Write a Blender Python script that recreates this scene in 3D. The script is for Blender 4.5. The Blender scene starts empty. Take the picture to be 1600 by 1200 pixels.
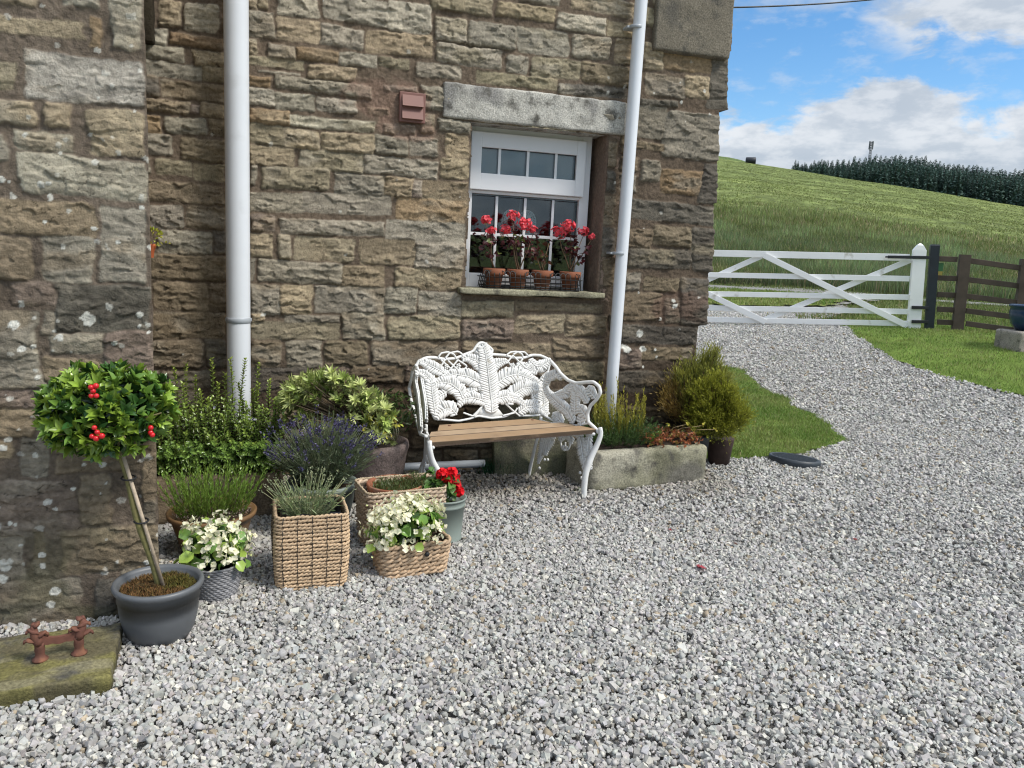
import bpy, bmesh, math, numpy as np
from mathutils import Matrix, Vector
rad = math.radians
rng = np.random.default_rng(7)
SC = bpy.context.scene
COL = SC.collection

# ------------------------------------------------------------------ camera
FPX, YAW, PITCH, ROLL, CD, CH = 1200.0, 16.84, 9.43, 2.85, 4.03, 1.193
_a, _p, _r = rad(YAW), rad(PITCH), rad(ROLL)
cF = np.array([math.sin(_a)*math.cos(_p), math.cos(_a)*math.cos(_p), -math.sin(_p)])
_R0 = np.array([math.cos(_a), -math.sin(_a), 0.0]); _U0 = np.cross(_R0, cF)
cU = math.cos(_r)*_U0 - math.sin(_r)*_R0
cR = math.cos(_r)*_R0 + math.sin(_r)*_U0
cC = np.array([0.0, -CD, CH])
cam = bpy.data.cameras.new("camera"); co = bpy.data.objects.new("camera", cam); COL.objects.link(co)
cam.sensor_fit = 'HORIZONTAL'; cam.sensor_width = 36.0; cam.lens = 36.0*FPX/1600.0
cam.clip_start = 0.05; cam.clip_end = 6000.0
m = Matrix.Identity(4)
for i in range(3):
    m[i][0] = cR[i]; m[i][1] = cU[i]; m[i][2] = -cF[i]; m[i][3] = cC[i]
co.matrix_world = m
SC.camera = co

# ------------------------------------------------------------------ world, sun, exposure
SUN = np.array([0.62, -0.50, 0.95]); SUN = SUN/np.linalg.norm(SUN)
sun_el = math.asin(SUN[2]); sun_az = math.atan2(SUN[0], SUN[1])
W = bpy.data.worlds.new("World"); SC.world = W; W.use_nodes = True
nt = W.node_tree; nt.nodes.clear()
def nd(t, tree=None, **k):
    n = (tree or nt).nodes.new(t)
    for a, b in k.items(): setattr(n, a, b)
    return n
def lk(a, b, tree=None): (tree or nt).links.new(a, b)
def mth(op, a, b=None, c=None, tree=None, clamp=False):
    n = nd('ShaderNodeMath', tree, operation=op); n.use_clamp = clamp
    for i, v in enumerate((a, b, c)):
        if v is None: continue
        if isinstance(v, (int, float)): n.inputs[i].default_value = v
        else: lk(v, n.inputs[i], tree)
    return n.outputs[0]
def mrange(v, a, b, c=0.0, d=1.0, tree=None, smooth=True):
    n = nd('ShaderNodeMapRange', tree); n.interpolation_type = 'SMOOTHSTEP' if smooth else 'LINEAR'
    lk(v, n.inputs['Value'], tree)
    for k, x in (('From Min', a), ('From Max', b), ('To Min', c), ('To Max', d)): n.inputs[k].default_value = x
    return n.outputs['Result']
sky = nd('ShaderNodeTexSky', sky_type='NISHITA'); sky.sun_disc = False
sky.sun_elevation = sun_el; sky.sun_rotation = sun_az; sky.air_density = 1.0; sky.dust_density = 0.4; sky.ozone_density = 2.0
hsv = nd('ShaderNodeHueSaturation'); hsv.inputs['Saturation'].default_value = 1.3; lk(sky.outputs[0], hsv.inputs['Color'])
bg1 = nd('ShaderNodeBackground'); bg1.inputs[1].default_value = 0.077; lk(hsv.outputs[0], bg1.inputs[0])
tc = nd('ShaderNodeTexCoord'); sep = nd('ShaderNodeSeparateXYZ'); lk(tc.outputs['Generated'], sep.inputs[0])
el = mth('MULTIPLY', mth('ARCSINE', sep.outputs[2]), 57.2958)
az = mth('MULTIPLY', mth('ARCTAN2', sep.outputs[0], sep.outputs[1]), 57.2958)
cmb = nd('ShaderNodeCombineXYZ'); lk(mth('MULTIPLY', az, 0.10), cmb.inputs[0]); lk(mth('MULTIPLY', el, 0.22), cmb.inputs[1])
n1 = nd('ShaderNodeTexNoise'); n1.inputs['Scale'].default_value = 2.2; n1.inputs['Detail'].default_value = 9; n1.inputs['Roughness'].default_value = 0.58
n1.inputs['Distortion'].default_value = 0.25
lk(cmb.outputs[0], n1.inputs['Vector'])
n2 = nd('ShaderNodeTexNoise'); n2.inputs['Scale'].default_value = 5.0; n2.inputs['Detail'].default_value = 8; n2.inputs['Roughness'].default_value = 0.55
vo = nd('ShaderNodeVectorMath', operation='ADD'); lk(cmb.outputs[0], vo.inputs[0]); vo.inputs[1].default_value = (7.3, 2.2, 0.55); lk(vo.outputs[0], n2.inputs['Vector'])
nf = mth('SUBTRACT', n1.outputs[0], 0.5)
def gauss(v, c, w): 
    q = mth('DIVIDE', mth('SUBTRACT', v, c), w); return mth('EXPONENT', mth('MULTIPLY', mth('MULTIPLY', q, q), -1.0))
top = mth('ADD', mth('ADD', 9.9, mth('MULTIPLY', gauss(az, 40.5, 4.2), 2.7)), mth('MULTIPLY', gauss(az, 50.5, 3.0), 1.2))
bank = mrange(mth('ADD', mth('SUBTRACT', top, el), mth('MULTIPLY', nf, 9.0)), -0.5, 1.1)
# upper right cloud and the broken cloud of the rest of the sky
up = mth('MULTIPLY', mrange(mth('ADD', az, mth('MULTIPLY', nf, 12.0)), 38.0, 42.5), mrange(mth('ADD', el, mth('MULTIPLY', nf, -7.0)), 13.5, 14.9))
wis = mth('MULTIPLY', mrange(mth('ADD', el, mth('MULTIPLY', nf, 6.0)), 16.2, 18.0), 0.6)
hi = mth('MULTIPLY', mrange(el, 17.5, 24.0), mrange(n1.outputs[0], 0.36, 0.55))
thin = mth('MULTIPLY', mrange(n2.outputs[0], 0.48, 0.75), 0.35)
mask = mth('MAXIMUM', mth('MAXIMUM', bank, up), mth('MAXIMUM', mth('MAXIMUM', hi, wis), thin))
mask = mth('MULTIPLY', mask, 0.96)
# cloud shade: soft lit heads and greyer bodies
sh = mth('ADD', mth('MULTIPLY', mrange(n2.outputs[0], 0.36, 0.64), 0.55), mth('MULTIPLY', gauss(el, 8.9, 1.3), 0.30))
sh = mth('ADD', sh, mth('MULTIPLY', mrange(mth('SUBTRACT', top, el), 3.0, 0.0), 0.18), clamp=True)
cr = nd('ShaderNodeMix', data_type='RGBA'); lk(sh, cr.inputs[0]); cr.inputs[6].default_value = (0.24, 0.275, 0.32, 1); cr.inputs[7].default_value = (0.42, 0.435, 0.455, 1)
bg2 = nd('ShaderNodeBackground'); lk(mrange(el, 22.0, 50.0, .87, 1.9), bg2.inputs[1]); lk(cr.outputs[2], bg2.inputs[0])
mx = nd('ShaderNodeMixShader'); lk(mask, mx.inputs[0]); lk(bg1.outputs[0], mx.inputs[1]); lk(bg2.outputs[0], mx.inputs[2])
wo = nd('ShaderNodeOutputWorld'); lk(mx.outputs[0], wo.inputs[0])

sl = bpy.data.lights.new("sun", 'SUN'); so = bpy.data.objects.new("sun", sl); COL.objects.link(so)
sl.energy = 1.5; sl.angle = rad(14.0); sl.color = (1.0, 0.95, 0.87)
so.rotation_euler = Vector(SUN).to_track_quat('Z', 'Y').to_euler()
SC.view_settings.view_transform = 'Standard'; SC.view_settings.look = 'None'
SC.view_settings.exposure = 1.2
SC.cycles.pixel_filter_type = 'BLACKMAN_HARRIS'; SC.cycles.filter_width = 1.15; SC.view_settings.gamma = 1.0

# ------------------------------------------------------------------ maths helpers
def ray(px, py):
    return cF + cR*(px-800)/FPX - cU*(py-600)/FPX
def at_y(px, py, y=0.0):                      # the point of the plane y = const seen at a photo position
    d = ray(px, py); return cC + d*(y-cC[1])/d[1]
def at_z(px, py, z=0.0):
    d = ray(px, py); return cC + d*(z-cC[2])/d[2]
def at_d(px, py, dep):
    return cC + ray(px, py)*dep
def at_plane(px, py, A, B):                   # vertical plane through A and B
    d = ray(px, py); n = np.array([B[1]-A[1], A[0]-B[0], 0.0]); return cC + d*(n@(A-cC))/(n@d)
def sstep(x, a, b):
    t = np.clip((np.asarray(x, float)-a)/(b-a), 0, 1); return t*t*(3-2*t)
def _hash(xi, yi, seed):
    seed = int(seed) % 100003
    h = (xi*374761393 + yi*668265263 + seed*1274126177) & 0xffffffff
    h = ((h ^ (h >> 13))*1103515245) & 0xffffffff
    h = ((h ^ (h >> 16))*1812433253) & 0xffffffff
    return ((h ^ (h >> 15)) & 0xffffff)/float(0xffffff)
def vn(x, y, seed=0):
    x = np.asarray(x, float); y = np.asarray(y, float)
    xi = np.floor(x).astype(np.int64); yi = np.floor(y).astype(np.int64); fx = x-xi; fy = y-yi
    fx = fx*fx*(3-2*fx); fy = fy*fy*(3-2*fy)
    a = _hash(xi, yi, seed); b = _hash(xi+1, yi, seed); c = _hash(xi, yi+1, seed); d = _hash(xi+1, yi+1, seed)
    return (a*(1-fx)+b*fx)*(1-fy)+(c*(1-fx)+d*fx)*fy
def fbm(x, y, seed=0, o=4, g=0.5):
    s = 0; a = 1; t = 0
    for i in range(o):
        s = s + a*(vn(x*2**i+17.3*i, y*2**i-9.1*i, seed+i*13)-0.5); t += a; a *= g
    return s/t*2
def unit(v):
    v = np.asarray(v, float); return v/np.maximum(np.linalg.norm(v, axis=-1, keepdims=True), 1e-9)

# ------------------------------------------------------------------ mesh builder
class MB:
    def __init__(s): s.V = []; s.C = []; s.F = []; s.n = 0; s.sm = []
    def add(s, V, F, col=(1, 1, 1), smooth=True):
        V = np.asarray(V, float).reshape(-1, 3); c = np.asarray(col, float)
        if c.ndim == 1: c = np.tile(c[:3], (len(V), 1))
        s.V.append(V); s.C.append(c[:, :3])
        for f in (F if isinstance(F, list) else [F]):
            f = np.asarray(f, np.int64)
            if f.size: s.F.append(f+s.n); s.sm.append(smooth)
        s.n += len(V); return s
    def build(s, name, mat, parent=None, loc=None, rz=0.0):
        if not s.n: return None
        V = np.concatenate(s.V); C = np.concatenate(s.C)
        me = bpy.data.meshes.new(name)
        loops = np.concatenate([f.ravel() for f in s.F])
        tot = np.concatenate([np.full(len(f), f.shape[1]) for f in s.F])
        sm = np.concatenate([np.full(len(f), b) for f, b in zip(s.F, s.sm)])
        st = np.concatenate([[0], np.cumsum(tot)[:-1]])
        me.vertices.add(len(V)); me.vertices.foreach_set('co', V.ravel().astype(np.float32))
        me.loops.add(len(loops)); me.loops.foreach_set('vertex_index', loops.astype(np.int32))
        me.polygons.add(len(tot)); me.polygons.foreach_set('loop_start', st.astype(np.int32)); me.polygons.foreach_set('loop_total', tot.astype(np.int32))
        me.polygons.foreach_set('use_smooth', sm.astype(bool))
        me.update(calc_edges=True); me.validate()
        a = me.color_attributes.new('Col', 'FLOAT_COLOR', 'POINT')
        a.data.foreach_set('color', np.concatenate([C, np.ones((len(C), 1))], 1).ravel().astype(np.float32))
        me.materials.append(mat)
        o = bpy.data.objects.new(name, me); COL.objects.link(o)
        if parent is not None: o.parent = parent
        if loc is not None: o.location = loc
        o.rotation_euler[2] = rz
        return o
    # primitives -------------------------------------------------
    def box(s, a, b, col=(1, 1, 1), bev=0.0, M=None, jit=0.0):
        a, b = np.minimum(a, b)*1.0, np.maximum(a, b)*1.0
        bm = bmesh.new(); bmesh.ops.create_cube(bm, size=1.0)
        c = (np.asarray(a)+b)/2; d = b-np.asarray(a)
        for v in bm.verts: v.co = Vector((c[0]+v.co.x*d[0], c[1]+v.co.y*d[1], c[2]+v.co.z*d[2]))
        if bev: bmesh.ops.bevel(bm, geom=bm.edges[:], offset=bev, segments=2, affect='EDGES', profile=0.6)
        bm.verts.index_update()
        V = np.array([v.co[:] for v in bm.verts]); 
        if M is not None: V = V@np.asarray(M)[:3, :3].T+np.asarray(M)[:3, 3]
        F = {}
        for f in bm.faces: F.setdefault(len(f.verts), []).append([v.index for v in f.verts])
        bm.free(); s.add(V, [np.array(x) for x in F.values()], col, smooth=False); return s
    def tube(s, P, r, n=8, col=(1, 1, 1), closed=False, cap=True, flat=None, up=None):
        P = np.asarray(P, float); k = len(P); r = np.broadcast_to(np.asarray(r, float), (k,))
        if closed: T = unit(np.roll(P, -1, 0)-np.roll(P, 1, 0))
        else: T = unit(np.gradient(P, axis=0))
        if up is not None:
            B = unit(np.cross(T, np.broadcast_to(up, T.shape)));  N = np.cross(B, T)
        else:
            N = np.zeros_like(P); u = np.array([0, 0, 1.0]) if abs(T[0][2]) < .9 else np.array([1.0, 0, 0])
            v = unit(np.cross(T[0], np.cross(u, T[0])))
            for i in range(k):
                v = unit(v-T[i]*(v@T[i])); N[i] = v
            B = np.cross(T, N)
        th = np.arange(n)/n*2*np.pi; f = 1.0 if flat is None else flat
        V = P[:, None]+r[:, None, None]*(np.cos(th)[None, :, None]*B[:, None]+f*np.sin(th)[None, :, None]*N[:, None])
        i = np.arange(k if closed else k-1)[:, None]; j = np.arange(n)[None]
        a = i*n+j; b = i*n+(j+1) % n; c = ((i+1) % k)*n+(j+1) % n; d = ((i+1) % k)*n+j
        F = [np.stack([a, b, c, d], -1).reshape(-1, 4)]
        V = V.reshape(-1, 3)
        if cap and not closed:
            V = np.concatenate([V, P[:1], P[-1:]]); q = np.arange(n)
            F.append(np.stack([(q+1) % n, q, np.full(n, k*n)], 1)); F.append(np.stack([(k-1)*n+q, (k-1)*n+(q+1) % n, np.full(n, k*n+1)], 1))
        s.add(V, F, col if np.asarray(col).ndim == 1 else np.concatenate([np.repeat(col, n, 0)]+([col[:1], col[-1:]] if cap and not closed else []))); return s
    def lathe(s, prof, c=(0, 0, 0), n=40, col=(1, 1, 1), wob=0.0):
        prof = np.asarray(prof, float); k = len(prof); th = np.arange(n)/n*2*np.pi
        w = 1+wob*np.sin(th*2+1)+wob*.6*np.sin(th*3)
        V = np.stack([prof[:, 0:1]*np.cos(th)*w, prof[:, 0:1]*np.sin(th)*w, np.repeat(prof[:, 1:2], n, 1)], -1)+np.asarray(c)
        i = np.arange(k-1)[:, None]; j = np.arange(n)[None]
        F = np.stack([i*n+j, i*n+(j+1) % n, (i+1)*n+(j+1) % n, (i+1)*n+j], -1).reshape(-1, 4)
        s.add(V.reshape(-1, 3), F, col); return s
    def blob(s, c, r, col=(1, 1, 1), sub=2, n=0.0, seed=0, M=None):
        bm = bmesh.new(); bmesh.ops.create_icosphere(bm, subdivisions=sub, radius=1.0)
        V = np.array([v.co[:] for v in bm.verts]); F = np.array([[v.index for v in f.verts] for f in bm.faces]); bm.free()
        if n: V = V*(1+n*fbm(V[:, 0]*2+seed, V[:, 1]*2+V[:, 2]*1.7, seed))[:, None]
        V = V*np.asarray(r)
        if M is not None: V = V@np.asarray(M).T
        s.add(V+np.asarray(c), F, col); return s
    def leaves(s, P, D, N, L, Wd, col, fold=0.25, curl=0.15, shape='ovate'):
        P = np.asarray(P, float).reshape(-1, 3); n = len(P)
        D = unit(np.broadcast_to(D, (n, 3))); N = np.broadcast_to(N, (n, 3)); S = unit(np.cross(D, N)+1e-6); N = unit(np.cross(S, D))
        L = np.broadcast_to(L, (n,))[:, None]; Wd = np.broadcast_to(Wd, (n,))[:, None]
        if shape == 'round': A, w1, B_, w2 = .28, .95, .72, .95
        elif shape == 'ovate': A, w1, B_, w2 = .3, .9, .65, .75
        else: A, w1, B_, w2 = .3, .8, .75, .6
        def pt(t, w, sgn, lift): return P+D*L*t+S*Wd*.5*w*sgn+N*(lift*Wd*fold)-N*L*curl*t*t
        V = np.stack([pt(0, 0, 0, 0), pt(A, w1, -1, 1), pt(A, w1, 1, 1), pt(A, 0, 0, 0), pt(B_, w2, -1, 1), pt(B_, w2, 1, 1), pt(B_, 0, 0, 0), pt(1, 0, 0, .3)], 1)
        if shape == 'round': V = np.concatenate([V[:, :7], (P+D*L*.98+S*Wd*.16-N*L*curl)[:, None], ], 1)
        base = (np.arange(n)*8)[:, None]
        t3 = np.concatenate([base+np.array([[0, 2, 3]]), base+np.array([[0, 3, 1]]), base+np.array([[6, 5, 7]]), base+np.array([[4, 6, 7]])])
        q4 = np.concatenate([base+np.array([[3, 2, 5, 6]]), base+np.array([[1, 3, 6, 4]])])
        col = np.broadcast_to(col, (n, 3)); s.add(V.reshape(-1, 3), [t3, q4], np.repeat(col, 8, 0)); return s
    def blades(s, P, H, lean, Wd, col, tipcol=None):
        P = np.asarray(P, float); n = len(P); a = rng.uniform(0, 2*np.pi, n); S = np.stack([np.cos(a), np.sin(a), 0*a], 1)
        lean = np.asarray(lean); 
        if lean.ndim == 1: b = rng.uniform(0, 2*np.pi, n); lean = np.stack([np.cos(b), np.sin(b), 0*b], 1)*lean[:, None]
        H = np.broadcast_to(H, (n,))[:, None]; Wd = np.broadcast_to(Wd, (n,))[:, None]; Z = np.array([0, 0, 1.0])
        V = np.stack([P-S*Wd/2, P+S*Wd/2, P+Z*H*.55+lean*H*.3+S*Wd*.4, P+Z*H*.55+lean*H*.3-S*Wd*.4, P+Z*H*np.sqrt(np.maximum(1-(lean**2).sum(1)*.4, .1))[:, None]+lean*H], 1)
        base = (np.arange(n)*5)[:, None]
        col = np.broadcast_to(col, (n, 3)); C = np.repeat(col, 5, 0)
        if tipcol is not None: C = C.reshape(n, 5, 3).copy(); C[:, 4] = tipcol; C = C.reshape(-1, 3)
        s.add(V.reshape(-1, 3), [base+np.array([[0, 1, 2, 3]]), base+np.array([[3, 2, 4]])], C); return s

def mat(name, col=(0.5, 0.5, 0.5), rough=0.7, attr=False, noise=None, bump=None, metal=0.0, spec=0.5, transl=0.0, coat=0.0, col2=None, bump2=None):
    m = bpy.data.materials.new(name); m.use_nodes = True; t = m.node_tree; b = t.nodes['Principled BSDF']; out = t.nodes['Material Output']
    b.inputs['Roughness'].default_value = rough; b.inputs['Metallic'].default_value = metal; b.inputs['Specular IOR Level'].default_value = spec
    b.inputs['Coat Weight'].default_value = coat
    tcn = nd('ShaderNodeTexCoord', t)
    if attr:
        a = nd('ShaderNodeAttribute', t, attribute_name='Col'); src = a.outputs['Color']
    else:
        a = nd('ShaderNodeRGB', t); a.outputs[0].default_value = (*col, 1); src = a.outputs[0]
    if col2 is not None:
        nz = nd('ShaderNodeTexNoise', t); nz.inputs['Scale'].default_value = col2[1]; nz.inputs['Detail'].default_value = 6; lk(tcn.outputs['Object'], nz.inputs['Vector'], t)
        mxx = nd('ShaderNodeMix', t, data_type='RGBA'); lk(mrange(nz.outputs[0], col2[2], col2[3], tree=t), mxx.inputs[0], t); lk(src, mxx.inputs[6], t); mxx.inputs[7].default_value = (*col2[0], 1); src = mxx.outputs[2]
    if noise:
        nz = nd('ShaderNodeTexNoise', t); nz.inputs['Scale'].default_value = noise[0]; nz.inputs['Detail'].default_value = 5; lk(tcn.outputs['Object'], nz.inputs['Vector'], t)
        mp = nd('ShaderNodeMapRange', t); lk(nz.outputs[0], mp.inputs[0], t); mp.inputs[1].default_value = .25; mp.inputs[2].default_value = .75; mp.inputs[3].default_value = 1-noise[1]; mp.inputs[4].default_value = 1+noise[1]
        vm = nd('ShaderNodeVectorMath', t, operation='SCALE'); lk(src, vm.inputs[0], t); lk(mp.outputs[0], vm.inputs['Scale'], t); src = vm.outputs[0]
    lk(src, b.inputs['Base Color'], t)
    prev = None
    for bp in (bump, bump2):
        if bp:
            nz = nd('ShaderNodeTexNoise', t); nz.inputs['Scale'].default_value = bp[0]; nz.inputs['Detail'].default_value = 6; nz.inputs['Roughness'].default_value = .65
            if len(bp) > 3:
                mpn = nd('ShaderNodeMapping', t); mpn.inputs['Scale'].default_value = bp[3]; lk(tcn.outputs['Object'], mpn.inputs[0], t); lk(mpn.outputs[0], nz.inputs['Vector'], t)
            else: lk(tcn.outputs['Object'], nz.inputs['Vector'], t)
            bn = nd('ShaderNodeBump', t); bn.inputs['Strength'].default_value = bp[1]; bn.inputs['Distance'].default_value = bp[2]; lk(nz.outputs[0], bn.inputs['Height'], t)
            if prev is not None: lk(prev, bn.inputs['Normal'], t)
            prev = bn.outputs[0]
    if prev is not None: lk(prev, b.inputs['Normal'], t)
    if transl:
        tr = nd('ShaderNodeBsdfTranslucent', t); lk(src, tr.inputs[0], t); ms = nd('ShaderNodeMixShader', t); ms.inputs[0].default_value = transl
        lk(b.outputs[0], ms.inputs[1], t); lk(tr.outputs[0], ms.inputs[2], t); lk(ms.outputs[0], out.inputs[0], t)
    return m

def tag(o, label=None, cat=None, group=None, kind=None):
    if label: o['label'] = label
    if cat: o['category'] = cat
    if group: o['group'] = group
    if kind: o['kind'] = kind
    return o
def thing(name, label, cat, loc=(0, 0, 0), rz=0.0, group=None):
    o = bpy.data.objects.new(name, None); COL.objects.link(o); o.location = loc; o.rotation_euler[2] = rz
    o.empty_display_size = .05
    return tag(o, label, cat, group)

# ------------------------------------------------------------------ materials
M = {}
M['stone'] = mat('rubble_stone', attr=True, rough=.9, noise=(70, .30), bump=(190, .8, .005), bump2=(45, .7, .008), spec=.2)
M['leaf'] = mat('leaf', attr=True, rough=.42, noise=(30, .15), transl=.25, spec=.5)
M['gloss_leaf'] = mat('glossy_leaf', attr=True, rough=.26, noise=(40, .15), transl=.18, spec=.6)
M['petal'] = mat('petal', attr=True, rough=.6, transl=.3, spec=.3)
M['matte'] = mat('matte', attr=True, rough=.85, noise=(60, .2), bump=(90, .4, .003), spec=.3)
M['stem'] = mat('bark', attr=True, rough=.75, noise=(80, .25), bump=(150, .4, .002))
M['pvc'] = mat('white_pvc', (.70, .73, .77), rough=.32, noise=(4, .04), spec=.5, col2=((.60, .62, .64), 7, .62, .85))
M['clip'] = mat('grey_clip', (.36, .39, .42), rough=.4)
M['upvc'] = mat('white_window_frame', (.80, .81, .83), rough=.3, noise=(6, .03))
M['paint'] = mat('white_iron_paint', (.76, .76, .74), rough=.38, noise=(18, .06), bump=(120, .15, .001), col2=((.50, .47, .40), 24, .64, .78))
M['gatepaint'] = mat('white_gate_paint', (.88, .88, .87), rough=.5, noise=(3, .05), bump=(40, .2, .002), col2=((.55, .53, .47), 5, .62, .75))
M['wood'] = mat('weathered_seat_wood', attr=True, rough=.68, bump=(30, .5, .002, (1, 14, 14)), noise=(7, .15), col2=((.26, .17, .10), 6, .5, .75))
M['iron'] = mat('black_iron', (.015, .016, .017), rough=.5, noise=(30, .2))
M['rust'] = mat('rusty_iron', (.13, .052, .035), rough=.85, noise=(40, .35), bump=(120, .6, .002), col2=((.20, .085, .045), 30, .5, .7))
M['terracotta'] = mat('terracotta', (.25, .088, .042), rough=.8, noise=(25, .2), bump=(120, .3, .001), col2=((.28, .15, .10), 12, .5, .7))
M['greyglaze'] = mat('grey_glazed_pot', (.105, .112, .120), rough=.45, noise=(12, .10), bump=(60, .12, .001))
M['tanglaze'] = mat('tan_glazed_pot', (.20, .115, .055), rough=.4, noise=(10, .15), col2=((.10, .06, .04), 8, .5, .65))
M['greenpot'] = mat('grey_green_metal', (.20, .24, .215), rough=.5, noise=(14, .06))
M['soil'] = mat('soil', attr=True, rough=1.0, bump=(120, 1.0, .01), noise=(90, .5), spec=.1)
M['wicker'] = mat('wicker', attr=True, rough=.7, noise=(120, .25), bump=(260, .4, .001))
M['granite'] = mat('granite', attr=True, rough=.85, noise=(120, .45), bump=(150, .7, .005), bump2=(25, .6, .012), spec=.25, col2=((.085, .08, .068), 13, .50, .74))
M['pebble'] = mat('limestone_chipping', attr=True, rough=.85, noise=(160, .14), spec=.3)
M['grass'] = mat('grass_blade', attr=True, rough=.55, transl=.25, spec=.3)
M['pine'] = mat('conifer_needles', attr=True, rough=.8, noise=(.6, .25), spec=.2)
M['fencewood'] = mat('brown_fence_wood', (.085, .062, .047), rough=.85, noise=(6, .3), bump=(30, .5, .004, (1, 1, 6)))
M['vent'] = mat('brown_vent_plastic', (.22, .105, .085), rough=.5, noise=(9, .08))
M['blueglaze'] = mat('blue_glazed_pot', (.010, .035, .085), rough=.22)
M['drain'] = mat('dark_plastic_cover', (.028, .036, .045), rough=.5, noise=(20, .2), bump=(90, .3, .002))

# ------------------------------------------------------------------ terrain height
_saz = [-180, -60, 20, 30.4, 35.6, 42.0, 49.3, 60, 100, 180]
_sel = [1.5, 3.0, 7.4, 7.42, 6.72, 5.78, 4.50, 2.5, 1.5, 1.5]
_rr = [0, 12.2, 14.5, 18.5, 23, 40, 60, 90, 150, 350]
def H(x, y):
    x = np.asarray(x, float); y = np.asarray(y, float)
    r = np.hypot(x, y-cC[1]); a = np.degrees(np.arctan2(x, y-cC[1]))
    els = np.interp(a, _saz, _sel)
    near = np.interp(a, [10, 25, 31, 44, 50, 60, 90], [.2, .28, .31, .44, .48, .5, .5])*sstep(r, 7.6, 12.5)*sstep(a, -10, 20)
    far_t = np.interp(r, [18, 23, 40, 60, 90, 150, 350], [0, .03, .33, .52, .69, .85, 1.0])
    e = -1.7+(els+1.7)*far_t
    zf = CH+np.minimum(r, 350)*np.tan(np.radians(e))
    tm = sstep(r, 12.4, 18.0); zm = near*(1-tm)+(CH-18*math.tan(rad(1.7)))*tm
    z = np.where(r < 18, zm, zf)
    und = (fbm(x*.045, y*.045, 5, 3)*1.1*sstep(r, 30, 90)+fbm(x*.35, y*.35, 6, 3)*.09*sstep(r, 16, 30))
    return z+und*(1-.75*sstep(r, 200, 330))
def on_ground(px, py):                        # first meeting of the sight line with the ground
    d = ray(px, py); t = np.linspace(1.2, 40, 12000); P = cC+d*t[:, None]; k_ = np.argmax(P[:, 2] <= H(P[:, 0], P[:, 1]))
    return np.array([P[k_, 0], P[k_, 1], float(H(P[k_, 0], P[k_, 1]))])

def inpoly(x, y, poly):
    poly = np.asarray(poly); c = np.zeros(x.shape, bool); j = len(poly)-1
    for i in range(len(poly)):
        xi, yi = poly[i]; xj, yj = poly[j]
        c ^= ((yi > y) != (yj > y)) & (x < (xj-xi)*(y-yi)/((yj-yi)+1e-12)+xi); j = i
    return c
def patch(poly, res, off, colf, name, material, edge=0.0):
    poly = np.asarray(poly)[:, :2]; lo = poly.min(0)-res; hi = poly.max(0)+res
    xs = np.arange(lo[0], hi[0], res); ys = np.arange(lo[1], hi[1], res); X, Y = np.meshgrid(xs, ys)
    cx = (X[:-1, :-1]+res/2); cy = (Y[:-1, :-1]+res/2)
    wx = cx+edge*fbm(cx*3, cy*3, 31); wy = cy+edge*fbm(cx*3, cy*3, 37)
    ok = inpoly(wx, wy, poly); I = np.arange(X.size).reshape(X.shape)
    F = np.stack([I[:-1, :-1], I[:-1, 1:], I[1:, 1:], I[1:, :-1]], -1)[ok]
    used, inv = np.unique(F, return_inverse=True); x = X.ravel()[used]; y = Y.ravel()[used]
    b = MB(); b.add(np.stack([x, y, H(x, y)+(off(x, y) if callable(off) else off)], 1), inv.reshape(F.shape), colf(x, y)); return b.build(name, material)
def col_gravel(x, y):
    n = fbm(x*30, y*30, 3)[:, None]; return np.array([.34, .33, .31])*(1+.4*n)

# field: one sheet to the horizon
rads = np.concatenate([np.linspace(0.5, 30, 50), np.geomspace(30.6, 350, 110), np.geomspace(360, 4000, 24)])
angs = np.radians(np.concatenate([np.arange(-180, 22, 4.0), np.arange(22, 58, .3), np.arange(58, 180, 4.0)]))
RR, AA = np.meshgrid(rads, angs)
fx = RR*np.sin(AA); fy = cC[1]+RR*np.cos(AA)
fz = H(fx, fy)-.14*(1-sstep(RR, 13, 15))
fz = fz+np.where(RR > 350, -(RR-350)*.01, 0)
k, n_ = RR.shape; I = np.arange(k*n_).reshape(k, n_)
F = np.stack([I, np.roll(I, -1, 0), np.roll(np.roll(I, -1, 0), -1, 1), np.roll(I, -1, 1)], -1)[:, :-1].reshape(-1, 4)
g1 = fbm(fx*.05, fy*.16, 9, 5)[..., None]; g2 = fbm(fx*.6, fy*1.6, 12, 4)[..., None]
rz_ = (1-sstep(RR+35*fbm(fx*.04, fy*.04, 19, 3), 60, 125))[..., None]
fc = (np.array([.135, .168, .056])*(1+.45*g1+.5*g2))*(1-rz_)+(np.array([.12, .14, .05])*(1+.4*g2))*rz_
fc = fc+np.clip(g1, 0, 1)*np.array([.04, .025, .01])
b = MB(); b.add(np.stack([fx, fy, fz], -1).reshape(-1, 3), F, fc.reshape(-1, 3))
M['field'] = mat('pasture', attr=True, rough=1.0, noise=(.55, .5), bump=(2.5, .8, .15), bump2=(.35, .5, .5), spec=.1)
tag(b.build('field', M['field']), kind='structure')

# yard gravel sheet
M['yard'] = mat('gravel_bed', attr=True, rough=1.0, noise=(70, .55), bump=(75, 1.0, .02), spec=.15)
def pol(r, a): return (r*math.sin(rad(a)), cC[1]+r*math.cos(rad(a)))
yard = [(-5, -7), (13, -7), (13, 3), pol(13.6, 53), pol(13.6, 46), pol(13.4, 38), pol(13.4, 30), pol(13.4, 20), (-5, 8.5)]
tag(patch(yard, .11, -.012, col_gravel, 'gravel_drive', M['yard']), kind='structure')
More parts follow.
